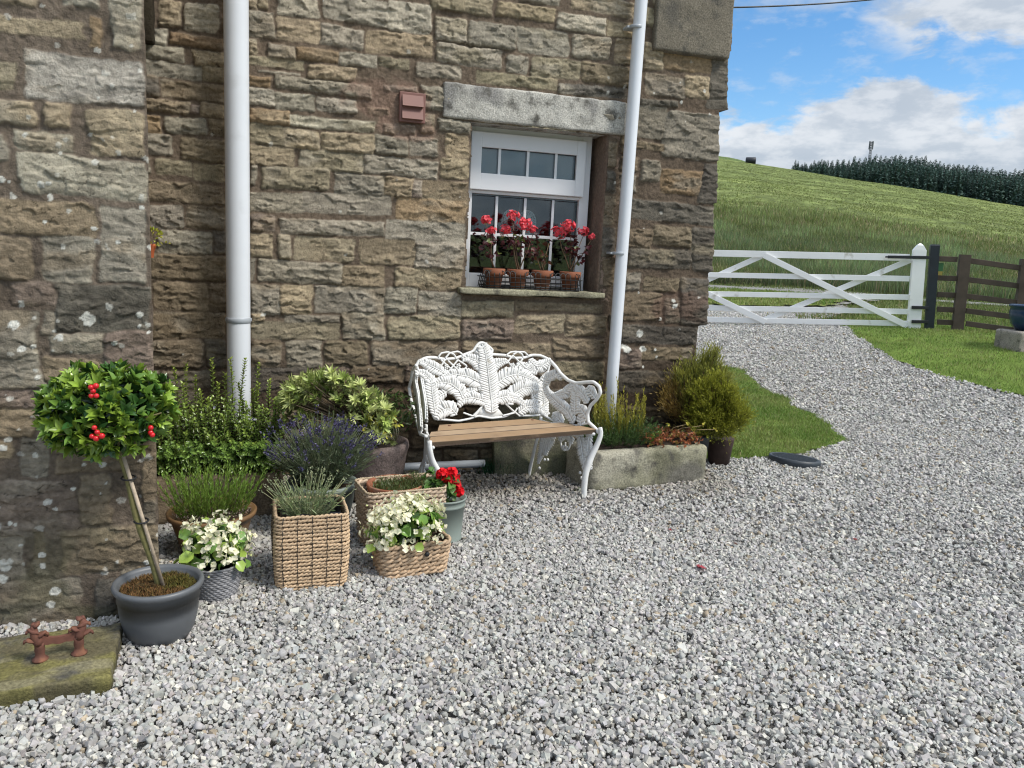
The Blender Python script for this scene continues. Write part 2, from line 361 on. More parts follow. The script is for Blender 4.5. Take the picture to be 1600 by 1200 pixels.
# track beyond the gate
def pol(r, a): return (r*math.sin(rad(a)), cC[1]+r*math.cos(rad(a)))
track = [pol(12.6, 24), pol(12.9, 38.5), pol(15.5, 40.0), pol(17.6, 41.5), pol(18.2, 46), pol(18.6, 58), pol(23.5, 58), pol(23.5, 44), pol(24, 36), pol(24, 22)]
tag(patch(track, .12, lambda x, y: -.004+.05*sstep(np.hypot(x, y-cC[1]), 13.5, 15.0), lambda x, y: (np.array([.235, .23, .215])*(1+.3*fbm(x*4, y*4, 3)[:, None])) , 'track', M['yard'], edge=.5), kind='structure')

# ------------------------------------------------------------------ rubble walls as relief
PAL = {'t': (.415, .335, .225), 'g': (.36, .32, .25), 'l': (.48, .43, .335), 'o': (.335, .24, .145), 'b': (.295, .235, .16), 'd': (.185, .165, .135), 'p': (.295, .23, .185), 'v': (.345, .295, .20), 'w': (.54, .50, .42)}
def relief(name, x0, x1, z0, z1, res, stones, palette, edge=None, back=None, depth=.018, amp=1.0, mortar=(.155, .118, .086), hole=None, auto=True, lichen=(), spots=0, dirt_shade=None, seed=1, course=(.09, .135), length=(.16, .42), pit=0.0, parent=None, rwarp=1.0, backlen=None, right_tint=None):
    R = np.random.default_rng(seed)
    nx = int((x1-x0)/res)+1; nz = int((z1-z0)/res)+1
    xs = np.linspace(x0, x1, nx); zs = np.linspace(z0, z1, nz); X, Z = np.meshgrid(xs, zs)
    st = []
    occ = np.zeros((nz, nx), bool)
    for s_ in stones:
        a, c_, d_, e_ = s_[:4]; st.append((a-.006, c_+.006, d_-.0085, e_+.0085, s_[4] if len(s_) > 4 else ''))
        i0, i1 = np.searchsorted(xs, [a-.012, c_+.012]); j0, j1 = np.searchsorted(zs, [d_-.008, e_+.008]); occ[j0:j1, i0:i1] = True
    if auto:
        z = z0
        while z < z1:
            h = R.uniform(*course); x = x0-R.uniform(0, .2)
            while x < x1:
                l = R.uniform(*length); 
                i0, i1 = np.searchsorted(xs, [x, x+l]); j0, j1 = np.searchsorted(zs, [z, z+h])
                if i1 > i0+3 and j1 > j0+3:
                    sub = occ[j0:j1, i0:i1]
                    if sub.mean() < .02: st.append((x+.004, x+l-.004, z+.003, z+h-.003, ''))
                    else:   # try a smaller stone in the free part
                        free = ~sub; cols = free.mean(0) > .97
                        if cols.any():
                            idx = np.where(cols)[0]; br = np.split(idx, np.where(np.diff(idx) > 1)[0]+1); g = max(br, key=len)
                            if len(g)*res > .06: st.append((xs[i0+g[0]]+.006, xs[min(i0+g[-1], nx-1)]-.006, z+.006, z+h-.006, ''))
                x += l
            z += h
    wx = X+rwarp*(.010*fbm(X*11, Z*11, seed+3, 3)+.006*fbm(X*45, Z*45, seed+4, 2)); wz = Z+rwarp*(.006*fbm(X*9+5, Z*9, seed+5, 3)+.0045*fbm(X*45, Z*45, seed+6, 2))
    Hh = .004*fbm(X*60, Z*60, seed+7, 3)+.006*fbm(X*8, Z*8, seed+8, 2); 
    mc = np.array(mortar); C = mc*(1+.22*fbm(X*25, Z*25, seed+9, 4)[..., None]+.12*fbm(X*3, Z*3, seed+2, 2)[..., None])
    for (a, c_, d_, e_, kd) in st:
        i0, i1 = np.searchsorted(xs, [a-.03, c_+.03]); j0, j1 = np.searchsorted(zs, [d_-.03, e_+.03])
        if i1 <= i0+1 or j1 <= j0+1: continue
        sl_ = (slice(j0, j1), slice(i0, i1)); U = wx[sl_]-(a+c_)/2; V = wz[sl_]-(d_+e_)/2
        U = U+V*R.uniform(-.10, .10); V = V+U*R.uniform(-.03, .03)
        hw = (c_-a)/2; hh = (e_-d_)/2; rr = min(hw, hh)*R.uniform(.12, .4)
        qx = np.abs(U)-hw+rr; qz = np.abs(V)-hh+rr
        dd = -(np.hypot(np.maximum(qx, 0), np.maximum(qz, 0))+np.minimum(np.maximum(qx, qz), 0)-rr)
        m = sstep(dd, -.001, .007)
        t = depth*R.uniform(.35, 1.0)
        f = t*(1-np.exp(-np.maximum(dd, 0)/.0055))
        fc_ = np.full(U.shape, 9.0)
        for _ in range(R.integers(3, 7)):
            an = R.uniform(0, 2*np.pi); sl2 = R.uniform(.03, .26)*(1.6 if abs(math.sin(an)) > .5 else .6)
            pu = R.uniform(-hw, hw)*.6; pv = R.uniform(-hh, hh)*.6
            fc_ = np.minimum(fc_, -((U-pu)*math.cos(an)+(V-pv)*math.sin(an))*sl2+R.uniform(0, .008))
        fc_ = np.clip(fc_, -.013, .007)
        sd = int(R.integers(0, 9999)); lay = fbm((U+.3*V)*9, V*70, sd, 3); rid = -np.abs(fbm(U*14, V*26, sd+5, 3))
        # chipped ledges: quantised bedding
        q = fbm(U*7+V*3, V*24, sd+9, 3)*3.0; led = (np.floor(q)+sstep(q-np.floor(q), .82, 1.0))*.0042
        q2 = fbm(U*16-V*9, V*20+U*7, sd+19, 3)*3.0; led = led+(np.floor(q2)+sstep(q2-np.floor(q2), .85, 1.0))*.0026
        ck = (1-sstep(np.abs(fbm(U*8+V*6, V*22-U*3, sd+23, 3)), .0, .022))*sstep(fbm(U*5, V*9, sd+27, 2), -.05, .2)
        # split faces: flat facets that meet in sharp steps
        nf_ = int(np.clip(hw*hh*4/.0011, 5, 26)); ww_ = .014*fbm(U*22, V*34, sd+31, 3); uu = U+ww_; vv = (V+.006*fbm(U*30, V*40, sd+33, 3))*1.9
        best = np.full(U.shape, 9.0); fh = np.zeros(U.shape); ft = np.zeros(U.shape)
        for _ in range(nf_):
            cu = R.uniform(-hw, hw)*1.05; cv = R.uniform(-hh, hh)*1.05*1.9; d2 = (uu-cu)**2*.35+(vv-cv)**2
            hp = R.uniform(-.0045, .0045)+R.normal(0, .10)*(uu-cu)+R.normal(0, .13)*(vv-cv)/1.9; k2 = d2 < best
            best = np.where(k2, d2, best); fh = np.where(k2, hp, fh); ft = np.where(k2, R.uniform(-1, 1), ft)
        h = f+amp*(fc_*.40+np.clip(fh, -.008, .008)+.0012*lay+.42*led-.004*ck)+.0017*fbm(U*70, V*130, sd, 3)
        pr_ = m*np.maximum(h, .001)
        old = Hh[sl_]; Hh[sl_] = np.where(m > .001, np.maximum(old*(1-m), 0)+pr_, old)
        key = kd if kd else palette[R.integers(0, len(palette))]
        bc = np.array(PAL[key])*R.uniform(.88, 1.10)*(1+R.uniform(-.018, .018, 3)*np.array([1, .5, 1.4]))*.90
        al = np.array(PAL[palette[R.integers(0, len(palette))]])
        w = sstep(fbm(U*6+3, V*13, sd+2, 3), .05, .5)[..., None]*.6
        cc = (bc*(1-w)+al*w)*(1+.08*ft[..., None]+.26*lay[..., None]+.20*fbm(U*40, V*60, sd+1, 3)[..., None]+.5*np.minimum(rid+.25, 0)[..., None]-.60*ck[..., None])*(1-.40*(1-sstep(dd, 0, .008)[..., None]))
        mm = m[..., None]; C[sl_] = C[sl_]*(1-mm)+cc*mm
    if right_tint is not None:
        w = sstep(X+.1*fbm(X*6, Z*6, seed+41), *right_tint[0])[..., None]; C = C*(1-w)+C*np.array(right_tint[1])*w
    if dirt_shade is not None: C = dirt_shade(X, Z, C)
    # lichens: pale crusts with outlines of their own
    lw = np.zeros(X.shape)
    for (lx, lz, lr) in lichen:
        d = np.hypot(X-lx, (Z-lz)*1.1)/lr+.55*fbm(X*60, Z*60, seed+20, 3); lw = np.maximum(lw, 1-sstep(d, .85, 1.0))
    for _ in range(spots):
        lx = R.uniform(x0, x1); lz = R.uniform(z0, z1); lr = R.uniform(.004, .011)
        i0, i1 = np.searchsorted(xs, [lx-.03, lx+.03]); j0, j1 = np.searchsorted(zs, [lz-.03, lz+.03])
        if i1 <= i0 or j1 <= j0: continue
        d = np.hypot(X[j0:j1, i0:i1]-lx, Z[j0:j1, i0:i1]-lz)/lr+.8*fbm(X[j0:j1, i0:i1]*90, Z[j0:j1, i0:i1]*90, seed+21, 2)
        lw[j0:j1, i0:i1] = np.maximum(lw[j0:j1, i0:i1], (1-sstep(d, .8, 1.0))*R.uniform(.4, .95))
    lw = lw[..., None]; C = C*(1-lw)+np.array([.60, .59, .53])*(1+.15*fbm(X*120, Z*120, 77, 2)[..., None])*lw
    Hh = Hh+lw[..., 0]*.0015
    # grid, with the last columns following the corner line
    Xp = X.copy(); 
    if edge is not None:
        xe = edge(zs)+.006*fbm(zs*30, zs*0, seed+30, 3); wgt = sstep(X, x1-.06, x1); Xp = X+wgt*(xe[:, None]-x1)
    Y = -Hh
    if back is not None:        # wrap round the corner
        nb = 34; tt = np.linspace(0, 1, nb+1)[1:]**1.6
        ye, xo = back
        Xb = Xp[:, -1:]+xo*tt[None]+.012*fbm(Z[:, :1]*14+tt[None]*20, tt[None]*30+Z[:, :1]*0, seed+33, 3)*tt[None]**.2
        Yb = Y[:, -1:]*(1-tt[None])+ye*tt[None]+0*Xb
        Zb = np.repeat(Z[:, :1], nb, 1)
        Xp = np.concatenate([Xp, Xb], 1); Y = np.concatenate([Y, Yb], 1); Z = np.concatenate([Z, Zb], 1)
        Cb = C[:, -1:, :]*(1+.3*fbm(Zb*12, tt[None]*15+0*Zb, seed+34, 3)[..., None]); C = np.concatenate([C, Cb], 1)
    kz, kx = Xp.shape; I = np.arange(kz*kx).reshape(kz, kx)
    F = np.stack([I[:-1, :-1], I[:-1, 1:], I[1:, 1:], I[1:, :-1]], -1)
    if hole is not None:
        cx = (Xp[:-1, :-1]+Xp[1:, 1:])/2; cz = (Z[:-1, :-1]+Z[1:, 1:])/2
        hx = cx+.008*fbm(cz*25, cx*0, 3, 3)
        F = F[~((hx > hole[0]) & (cx < hole[1]) & (cz > hole[2]) & (cz < hole[3]))]
    b = MB(); b.add(np.stack([Xp, Y, Z], -1).reshape(-1, 3), F.reshape(-1, 4), np.clip(C, .01, .9).reshape(-1, 3))
    return b.build(name, M['stone'], parent)

def S(y, *L):
    o = []
    for e in L:
        a = at_y(e[0], e[1], y); c = at_y(e[2], e[3], y); o.append((a[0], c[0], c[2], a[2])+tuple(e[4:]))
    return o
house_st = S(0, (247,0,283,42,'t'),(289,4,342,52,'l'),(241,45,261,70,'l'),(267,52,350,77,'o'),(222,70,287,96,'g'),(302,79,350,105,'t'),(222,95,315,125,'g'),(316,104,350,128,'v'),(222,118,248,149,'d'),(253,125,352,159,'b'),(222,154,298,178,'b'),(299,164,311,177,'p'),(314,161,352,184,'b'),(222,181,252,208,'o'),(259,183,322,211,'g'),(327,187,353,212,'b'),
 (388,18,428,60,'g'),(433,26,499,68,'t'),(388,-10,400,15,'t'),(402,-10,418,13,'t'),(435,-12,498,28,'l'),(389,62,402,84,'t'),(421,70,460,94,'g'),(463,74,528,98,'o'),(531,81,588,105,'l'),(592,90,640,108,'v'),(389,88,473,108,'v'),(482,100,556,127,'t'),(404,110,467,117,'l'),(389,119,423,136,'o'),(431,119,581,152,'g'),(389,138,429,166,'l'),(430,145,491,175,'g'),(495,152,556,177,'l'),(390,170,454,196,'o'),(455,180,585,207,'l'),(502,39,567,76,'g'),(572,46,674,91,'t'),(507,-10,606,41,'l'),(607,1,672,54,'l'),(600,133,651,145,'g'),(575,168,607,180,'t'),
 (391,194,442,226,'v'),(443,201,500,233,'t'),(504,206,584,241,'t'),(586,212,635,242,'g'),(639,215,684,244,'g'),(697,209,732,247,'t'),(391,226,459,260,'t'),(468,234,568,270,'v'),(570,243,683,278,'g'),(690,247,731,279,'t'),(391,260,401,287,'g'),(410,260,514,298,'v'),(524,270,599,309,'g'),(601,277,643,308,'t'),(645,282,658,308,'p'),(660,281,729,315,'b'),(391,300,472,333,'g'),(473,300,608,337,'g'),(618,309,727,351,'o'),(391,336,428,360,'p'),(437,340,598,370,'g'),(602,343,725,382,'g'),(391,365,425,401,'t'),(435,367,454,403,'t'),(460,370,554,408,'v'),(563,373,648,414,'b'),(650,380,724,423,'g'),(391,405,397,438,'g'),(403,406,534,443,'g'),(535,415,600,449,'b'),(617,418,720,453,'b'),(599,193,621,209,'g'),(624,196,648,210,'g'),(686,186,733,207,'g'),
 (392,445,438,491,'g'),(440,445,487,491,'t'),(492,447,600,489,'g'),(602,450,650,489,'g'),(655,456,719,496,'g'),(392,491,413,503,'t'),(392,503,529,530,'v'),(445,493,529,503,'g'),(535,489,601,529,'g'),(608,494,717,530,'v'),(392,533,439,573,'b'),(449,533,502,573,'g'),(508,533,573,572,'b'),(582,533,712,572,'b'),(392,575,482,610,'d'),(497,575,546,600,'p'),(551,573,632,596,'b'),(634,573,660,595,'p'),
 (230,283,350,319,'b'),(227,210,270,243,'g'),(283,216,352,253,'b'),(244,250,300,275,'v'),(303,256,352,283,'v'),(234,320,289,357,'g'),(294,322,352,358,'b'),(247,360,331,397,'g'),(334,361,353,396,'d'),(233,397,353,438,'b'),(241,440,327,485,'b'),(328,444,354,485,'b'),(234,488,352,528,'b'),(236,532,317,573,'b'),(322,532,354,573,'d'),
 (673,-8,725,19,'v'),(727,-5,768,25,'v'),(776,3,865,36,'t'),(893,-10,990,27,'t'),(871,20,946,54,'l'),(950,33,988,59,'t'),(681,26,729,67,'g'),(733,33,805,78,'g'),(809,42,887,90,'g'),(895,53,951,94,'g'),(962,60,988,101,'t'),(682,68,783,107,'g'),(793,87,823,114,'g'),(831,88,905,125,'v'),(909,97,982,135,'b'),(652,98,720,125,'g'),(745,110,869,141,'v'),(873,129,977,155,'d'),(812,-12,873,9,'g'),
 (1007,68,1034,110,'t'),(1038,80,1109,115,'o'),(1112,86,1136,172,'d'),(1009,115,1070,153,'g'),(1072,117,1106,154,'t'),(1000,154,1058,168,'d'),(996,164,1037,218,'g'),(1040,173,1120,251,'g'),(993,222,1037,235,'b'),(1002,250,1030,284,'g'),(1034,264,1095,305,'o'),(1097,255,1117,317,'d'),(987,313,1114,350,'d'),(982,358,1018,387,'b'),(1021,353,1082,385,'b'),(1084,356,1110,424,'d'),(982,388,1078,421,'d'),(1007,434,1060,455,'b'),(975,457,1030,500,'b'),(1040,465,1060,503,'g'),(1066,436,1102,508,'d'),(972,509,1090,537,'d'),(965,545,1000,575,'p'),(1003,543,1082,562,'b'),(960,580,1080,612,'d'),
 (722,470,800,495,'v'),(805,472,940,487,'b'),(722,500,800,530,'p'),(805,492,880,520,'t'),(884,492,944,524,'b'),(722,535,860,556,'b'),(865,530,942,560,'b'),(868,566,942,594,'v'),(942,222,962,262,'b'),(940,268,960,300,'d'),(938,306,958,350,'b'),(938,356,958,400,'d'),(945,405,958,445,'b'))
lin0 = at_y(692, 128, 0); lin1 = at_y(979, 157, 0); linb = at_y(950, 212, 0)
WX0 = at_y(733, 300, 0)[0]; WX1 = at_y(944, 330, 0)[0]; WZ0 = at_y(735, 452, 0)[2]; WZ1 = at_y(735, 191, 0)[2]
def edge_house(zs):
    tab = [(1090, 520), (1090, 509), (1104, 507), (1106, 425), (1112, 424), (1115, 352), (1115, 318), (1119, 317), (1120, 252), (1122, 251), (1123, 173), (1136, 172), (1137, 87), (1134, 84), (1142, 80), (1143, 0)]
    pts = [at_y(a, c, 0) for a, c in tab]; zz = [p[2] for p in pts]; xx = [p[0] for p in pts]
    return np.interp(zs, [0]+zz+[5], [xx[0]]+xx+[xx[-1]])
def dirt_shade_house(X, Z, C):
    n = fbm(X*3.5, Z*3.5, 55, 4)
    w = (1-sstep(Z+.16*n, .34, .72))*.52+.25*(1-sstep(Z, .8, 1.3))*sstep(n, -.1, .5)
    # damp streaks by the pipes and below the sill, with shadow painted in
    w2 = np.exp(-((X-.50)/.16)**2)*(1-sstep(Z+.1*n, .45, .75))*.35+np.exp(-((X-at_y(700, 560, 0)[0])/.12)**2)*(1-sstep(Z, .62, .8))*.35
    w3 = sstep(X, 1.62, 1.8)*.30*(1-sstep(Z, 2.0, 2.35))
    w = np.clip(w+w2+w3, 0, .78)[..., None]
    # pink mortar smear round the vent and the right pier
    for (px, py, sx, sz) in ((600, 155, .22, .10), (640, 200, .16, .07), (1060, 480, .2, .1)):
        c = at_y(px, py, 0); d = ((X-c[0])/sx)**2+((Z-c[2])/sz)**2+.9*fbm(X*12, Z*12, 66, 3)
        k_ = (1-sstep(d, .55, 1.1))[..., None]*.62; C = C*(1-k_)+np.array([.25, .165, .125])*(1+.2*fbm(X*40, Z*40, 67, 3)[..., None])*k_
    return C*(1-w*np.array([.88, .92, .96]))
house = thing('stone_house', 'rubble stone house wall with the white window and lintel, right of the rougher pier', 'house')
lich = [at_y(a, c, 0)[[0, 2]].tolist()+[r_] for a, c, r_ in ((999, 521, .022), (978, 545, .026), (1004, 546, .022), (1022, 546, .010), (1005, 573, .010), (960, 286, .010), (1054, 478, .018), (1052, 470, .012), (972, 541, .014), (1065, 160, .010))]
relief('wall', -.72, 2.36, -.06, 3.02, .0050, house_st, 'tggvbbg', edge=edge_house, back=(4.5, .02), hole=(WX0, WX1, WZ0-.03, WZ1), lichen=lich, spots=60, dirt_shade=dirt_shade_house, seed=11, parent=house)
relief('upper_wall', -.72, 2.43, 3.02, 5.4, .02, [], 'tggvb', back=(4.5, .02), seed=12, parent=house)
# big dressed quoin at the top of the corner
def rough_box(b, a, c, col, res=.012, amp=.004, bev=.012, seed=0, M_=None, colf=None):
    bm = bmesh.new(); bmesh.ops.create_cube(bm, size=1.0)
    ce = (np.asarray(a)+np.asarray(c))/2; d = np.asarray(c)-np.asarray(a)
    for v in bm.verts: v.co = Vector((v.co.x*d[0], v.co.y*d[1], v.co.z*d[2]))
    bmesh.ops.bevel(bm, geom=bm.edges[:], offset=bev, segments=3, affect='EDGES', profile=.5)
    for _ in range(8):
        ed = [e for e in bm.edges if e.calc_length() > res*1.6]
        if not ed or len(bm.verts) > 40000: break
        bmesh.ops.subdivide_edges(bm, edges=ed, cuts=1, use_grid_fill=True)
    bmesh.ops.triangulate(bm, faces=[f for f in bm.faces if len(f.verts) > 4])
    bm.normal_update(); bm.verts.index_update()
    V = np.array([v.co[:] for v in bm.verts]); N = np.array([v.normal[:] for v in bm.verts])
    s_ = 1/max(res*6, .02)
    n = fbm(V[:, 0]*s_+V[:, 1]*s_*.7+seed, V[:, 2]*s_+V[:, 1]*s_*.8, seed, 4)
    V2 = V+N*(n*amp)[:, None]
    F = {}
    for f in bm.faces: F.setdefault(len(f.verts), []).append([v.index for v in f.verts])
    bm.free(); V2 = V2+ce
    cc = np.asarray(col)*(1+.18*n[:, None]) if colf is None else colf(V2, n)
    if M_ is not None: V2 = V2@np.asarray(M_)[:3, :3].T+np.asarray(M_)[:3, 3]
    b.add(V2, [np.array(x) for x in F.values()], np.clip(cc, .01, .9)); return b
def gran(base, dark=(.10, .095, .085), sc=9., thr=.15, moss=None):
    def f(V, n):
        a = fbm(V[:, 0]*sc+V[:, 1]*sc*.6, V[:, 2]*sc+V[:, 1]*sc*.5, 91, 4); w = sstep(a, thr, thr+.35)[:, None]*.7
        c = np.asarray(base)*(1+.15*n[:, None])*(1-w)+np.asarray(dark)*w
        if moss is not None:
            k_ = sstep(fbm(V[:, 0]*sc*.7+9, V[:, 2]*sc*.8+V[:, 1]*sc, 93, 3), .0, .4)[:, None]*moss[1]; c = c*(1-k_)+np.asarray(moss[0])*k_
        return c
    return f
qa = at_y(1016, 78, 0); qb = at_y(1142, -60, 0)
b = MB(); rough_box(b, (qa[0], -.05, qa[2]-.005), (at_y(1142, 60, -.04)[0], .35, qb[2]+.1), None, seed=4, amp=.004, colf=gran((.17, .15, .115), (.08, .075, .065), 4, .1))
b.build('quoin_stone', M['granite'], house)
b = MB(); rough_box(b, (lin0[0], -.024, at_y(692, 184, 0)[2]), (lin1[0], .21, lin0[2]), None, seed=5, amp=.005, colf=gran((.47, .455, .41), (.17, .165, .16), 5, .12))
b.build('lintel', M['granite'], house)
# reveals
zt = at_y(692, 184, 0)[2]
for xa, xb, cc, sd in ((WX1-.006, WX1+.12, (.23, .17, .13), 6), (WX0-.14, WX0-.004, (.22, .19, .15), 7)):
    b = MB(); rough_box(b, (xa, .002, WZ0-.05), (xb, .24, zt+.01), cc, seed=sd, amp=.005); b.build('window_reveal', M['stone'], house)
sx0 = at_y(718, 452, -.06)[0]; sx1 = at_y(946, 458, -.06)[0]; sz1 = at_y(735, 450, -.055)[2]
b = MB(); rough_box(b, (sx0, -.065, sz1-.032), (sx1, .24, sz1), None, seed=8, amp=.006, bev=.008, colf=gran((.32, .30, .21), (.13, .12, .085), 8, .1, moss=((.16, .17, .07), .5)))
b.build('windowsill', M['granite'], house)
# dark block painted as the shaded cavity in the angle of the two walls
b = MB(); t0 = at_y(222, -20, -.03); t1 = at_y(243, 70, -.03)
rough_box(b, (t0[0]-.05, -.07, t1[2]), (t1[0]-.004, .0, t0[2]+.2), (.035, .028, .018), seed=9, amp=.006, bev=.01)
b.build('dark_cavity', M['stone'], house)

# left pier, nearer to the camera
PY = -1.5
pier_st = S(PY, (-60,19,127,62,'t'),(171,-20,219,75,'l'),(138,30,155,70,'o'),(40,80,222,165,'w'),(-60,94,24,138,'v'),(-60,152,56,195,'t'),(70,160,112,197,'t'),(141,170,226,246,'t'),(25,207,116,239,'g'),(28,242,228,312,'l'),(-60,310,148,370,'b'),(155,325,231,440,'g'),(65,370,145,440,'g'),(-60,370,52,434,'b'),(15,440,83,474,'p'),(85,445,235,515,'d'),(-60,485,65,605,'g'),(70,490,88,520,'g'),(83,520,160,548,'g'),(165,520,238,590,'p'),(-60,610,58,636,'p'),(-60,640,58,678,'t'),(70,560,160,640,'b'),(165,600,240,680,'d'),(33,685,75,740,'g'),(85,690,215,733,'b'),(219,690,245,830,'b'),(-60,755,125,838,'p'),(125,745,172,815,'b'),(97,828,250,885,'b'),(-60,845,40,905,'g'),(55,835,75,895,'b'),(-60,915,130,990,'g'),(150,905,180,960,'d'),(190,890,258,950,'b'),(95,-40,150,12,'l'),(-60,-40,60,8,'t'),(225,895,260,950,'d'))
PXE = -.378
plich = [at_y(a, c, PY)[[0, 2]].tolist()+[r_] for a, c, r_ in ((22, 508, .017), (36, 544, .012), (53, 541, .007), (60, 590, .010), (57, 578, .008), (66, 289, .010), (78, 287, .008), (71, 347, .007), (148, 358, .008), (132, 725, .007), (17, 816, .008), (25, 819, .006), (33, 852, .005), (65, 867, .011), (67, 883, .010), (87, 923, .015), (80, 944, .014), (8, 885, .018), (4, 905, .014), (140, 500, .020), (135, 495, .018), (220, 492, .010), (115, 763, .008), (158, 770, .004), (167, 754, .005), (230, 877, .009), (5, 700, .012), (185, 378, .007), (15, 283, .006), (2, 280, .009))]
pier = thing('stone_pier', 'weathered rubble wall end with white lichen spots at the left edge of the photo', 'wall')
def dirt_pier(X, Z, C):
    n = fbm(X*5, Z*5, 75, 4); w = np.clip(sstep(n, .0, .5)*.25+(1-sstep(Z+.1*n, .9, 1.45))*.16+(1-sstep(Z+.05*n, .0, .12))*.25, 0, .7)[..., None]
    g_ = (sstep(fbm(X*7, Z*7, 79, 3), .1, .5)*(1-sstep(Z, .1, .5)))[..., None]*.35
    C = C*(1-w*np.array([.95, .98, 1.0])); return C*(1-g_)+np.array([.10, .11, .055])*g_
o = relief('wall', -1.55, PXE, -.06, 2.15, .0036, pier_st, 'tgbgb', edge=None, back=(1.9, -.32), depth=.011, amp=.6, mortar=(.175, .139, .106), lichen=plich, spots=330, dirt_shade=dirt_pier, seed=21, parent=pier, course=(.07, .12), length=(.1, .26), rwarp=1.3)
o.location[1] = PY
o = relief('upper_wall', -1.55, PXE, 2.15, 4.6, .016, [], 'tgbgb', back=(1.9, -.32), seed=22, parent=pier); o.location[1] = PY

# ------------------------------------------------------------------ window
FY = .15
def gx(px, py): return at_y(px, py, FY)[0]
def gz(px, py): return at_y(px, py, FY)[2]
win = MB()
fx0, fx1 = gx(728, 300), gx(920, 320); fz0, fz1 = gz(735, 449), gz(760, 199)
sz_mid = gz(733, 297); gx0, gx1 = gx(736, 360), gx(902, 370)
def bar(b, a, c, y0, y1, mt=None, bev=.004): b.box((a[0], y0, a[1]), (c[0], y1, c[1]), bev=bev)
def frame(name, x0, z0, x1, z1, w, y0, y1, parent, m, w4=None):
    wl, wr, wb, wt = w4 or (w, w, w, w)
    b = MB(); b.box((x0, y0, z0), (x0+wl, y1, z1), bev=.004); b.box((x1-wr, y0, z0), (x1, y1, z1), bev=.004)
    b.box((x0+wl-.001, y0+.0015, z0), (x1-wr+.001, y1-.001, z0+wb), bev=.004); b.box((x0+wl-.001, y0+.0015, z1-wt), (x1-wr+.001, y1-.001, z1), bev=.004)
    return b.build(name, m, parent)
fr = frame('window_frame', fx0-.03, fz0-.02, fx1, fz1+.02, 0, FY+.006, FY+.07, house, M['upvc'], (gx0-fx0+.03, fx1-gx1, gz(733, 426)-fz0+.02, .085))
b = MB(); b.box((gx0-.001, FY+.008, sz_mid-.012), (gx1+.001, FY+.068, gz(736, 301.5)+.0+.02), bev=.004); b.build('transom', M['upvc'], fr)
ux0, ux1, uz0, uz1 = gx(751, 250), gx(898.5, 262), gz(751, 270.5), gz(751, 230)
sash = frame('top_sash', gx(734.5, 240), sz_mid+.006, gx(912.5, 260), gz(735, 208)+.012, 0, FY-.022, FY+.02, fr, M['upvc'], (ux0-gx(734.5, 240), gx(912.5, 260)-ux1, uz0-sz_mid-.006, gz(735, 208)+.012-uz1))
glass = bpy.data.materials.new('window_glass'); glass.use_nodes = True; t = glass.node_tree; t.nodes.clear()
g_ = nd('ShaderNodeBsdfGlossy', t); g_.inputs['Roughness'].default_value = .03; g_.inputs[0].default_value = (.9, .95, 1, 1)
tr = nd('ShaderNodeBsdfTransparent', t); tr.inputs[0].default_value = (.80, .86, .86, 1)
fn = nd('ShaderNodeFresnel', t); fn.inputs[0].default_value = 1.7; ms = nd('ShaderNodeMixShader', t); lk(fn.outputs[0], ms.inputs[0], t); lk(tr.outputs[0], ms.inputs[1], t); lk(g_.outputs[0], ms.inputs[2], t)
oo = nd('ShaderNodeOutputMaterial', t); lk(ms.outputs[0], oo.inputs[0], t)
b = MB(); b.box((ux0-.004, FY, uz0-.004), (ux1+.004, FY+.012, uz1+.004)); b.build('pane', glass, fr)
lz1 = gz(736, 303); lz0 = gz(733, 426)
b = MB(); b.box((gx0-.004, FY+.035, lz0-.004), (gx1+.004, FY+.047, lz1+.006)); b.build('pane', glass, fr)
M['black'] = mat('gasket', (.01, .01, .012), rough=.6)
for px in (780, 824.5, 868.5):
    xx = at_y(px, 250, FY)[0]; b = MB(); b.box((xx-.0075, FY-.0075, uz0), (xx+.0075, FY-.0005, uz1), bev=.002); b.build('glazing_bar', M['upvc'], fr)
for px in (775.5, 820, 863.5):
    xx = at_y(px, 330, FY+.03)[0]; b = MB(); b.box((xx-.0075, FY+.026, lz0), (xx+.0075, FY+.034, lz1), bev=.002); b.build('glazing_bar', M['upvc'], fr)
zz = gz(820, 369); b = MB(); b.box((gx0, FY+.0275, zz-.008), (gx1, FY+.0345, zz+.008), bev=.002); b.build('glazing_bar', M['upvc'], fr)
for (x0, x1, z0, z1, y) in ((ux0, ux1, uz0, uz1, FY-.0005), (gx0, gx1, lz0, lz1, FY+.033)):
    b = MB(); w = .0035
    b.box((x0, y-.003, z1-w), (x1, y, z1)); b.box((x1-w, y-.003, z0), (x1, y, z1-w)); b.box((x0, y-.002, z0), (x0+w*.6, y, z1-w)); b.build('gasket', M['black'], fr)
# dark room behind, with a frosted blind at the top light
M['room'] = mat('dim_room', (.035, .045, .045), rough=.9, noise=(2.2, .5))
b = MB(); a_, c_ = (fx0-.35, FY+.16, .5), (fx1+.5, 1.5, 2.3)
x0, y0, z0 = a_; x1, y1, z1 = c_
V = [(x, y, z) for x in (x0, x1) for y in (y0, y1) for z in (z0, z1)]
b.add(V, np.array([[2, 3, 7, 6], [0, 1, 3, 2], [4, 6, 7, 5], [0, 2, 6, 4], [1, 5, 7, 3]])); b.build('room', M['room'], house)
M['frost'] = mat('frosted_blind', (.33, .385, .43), rough=.5, noise=(5, .12))
b = MB(); b.box((ux0-.01, FY+.022, uz0-.01), (ux1+.01, FY+.028, uz1+.01)); b.build('blind', M['frost'], fr)

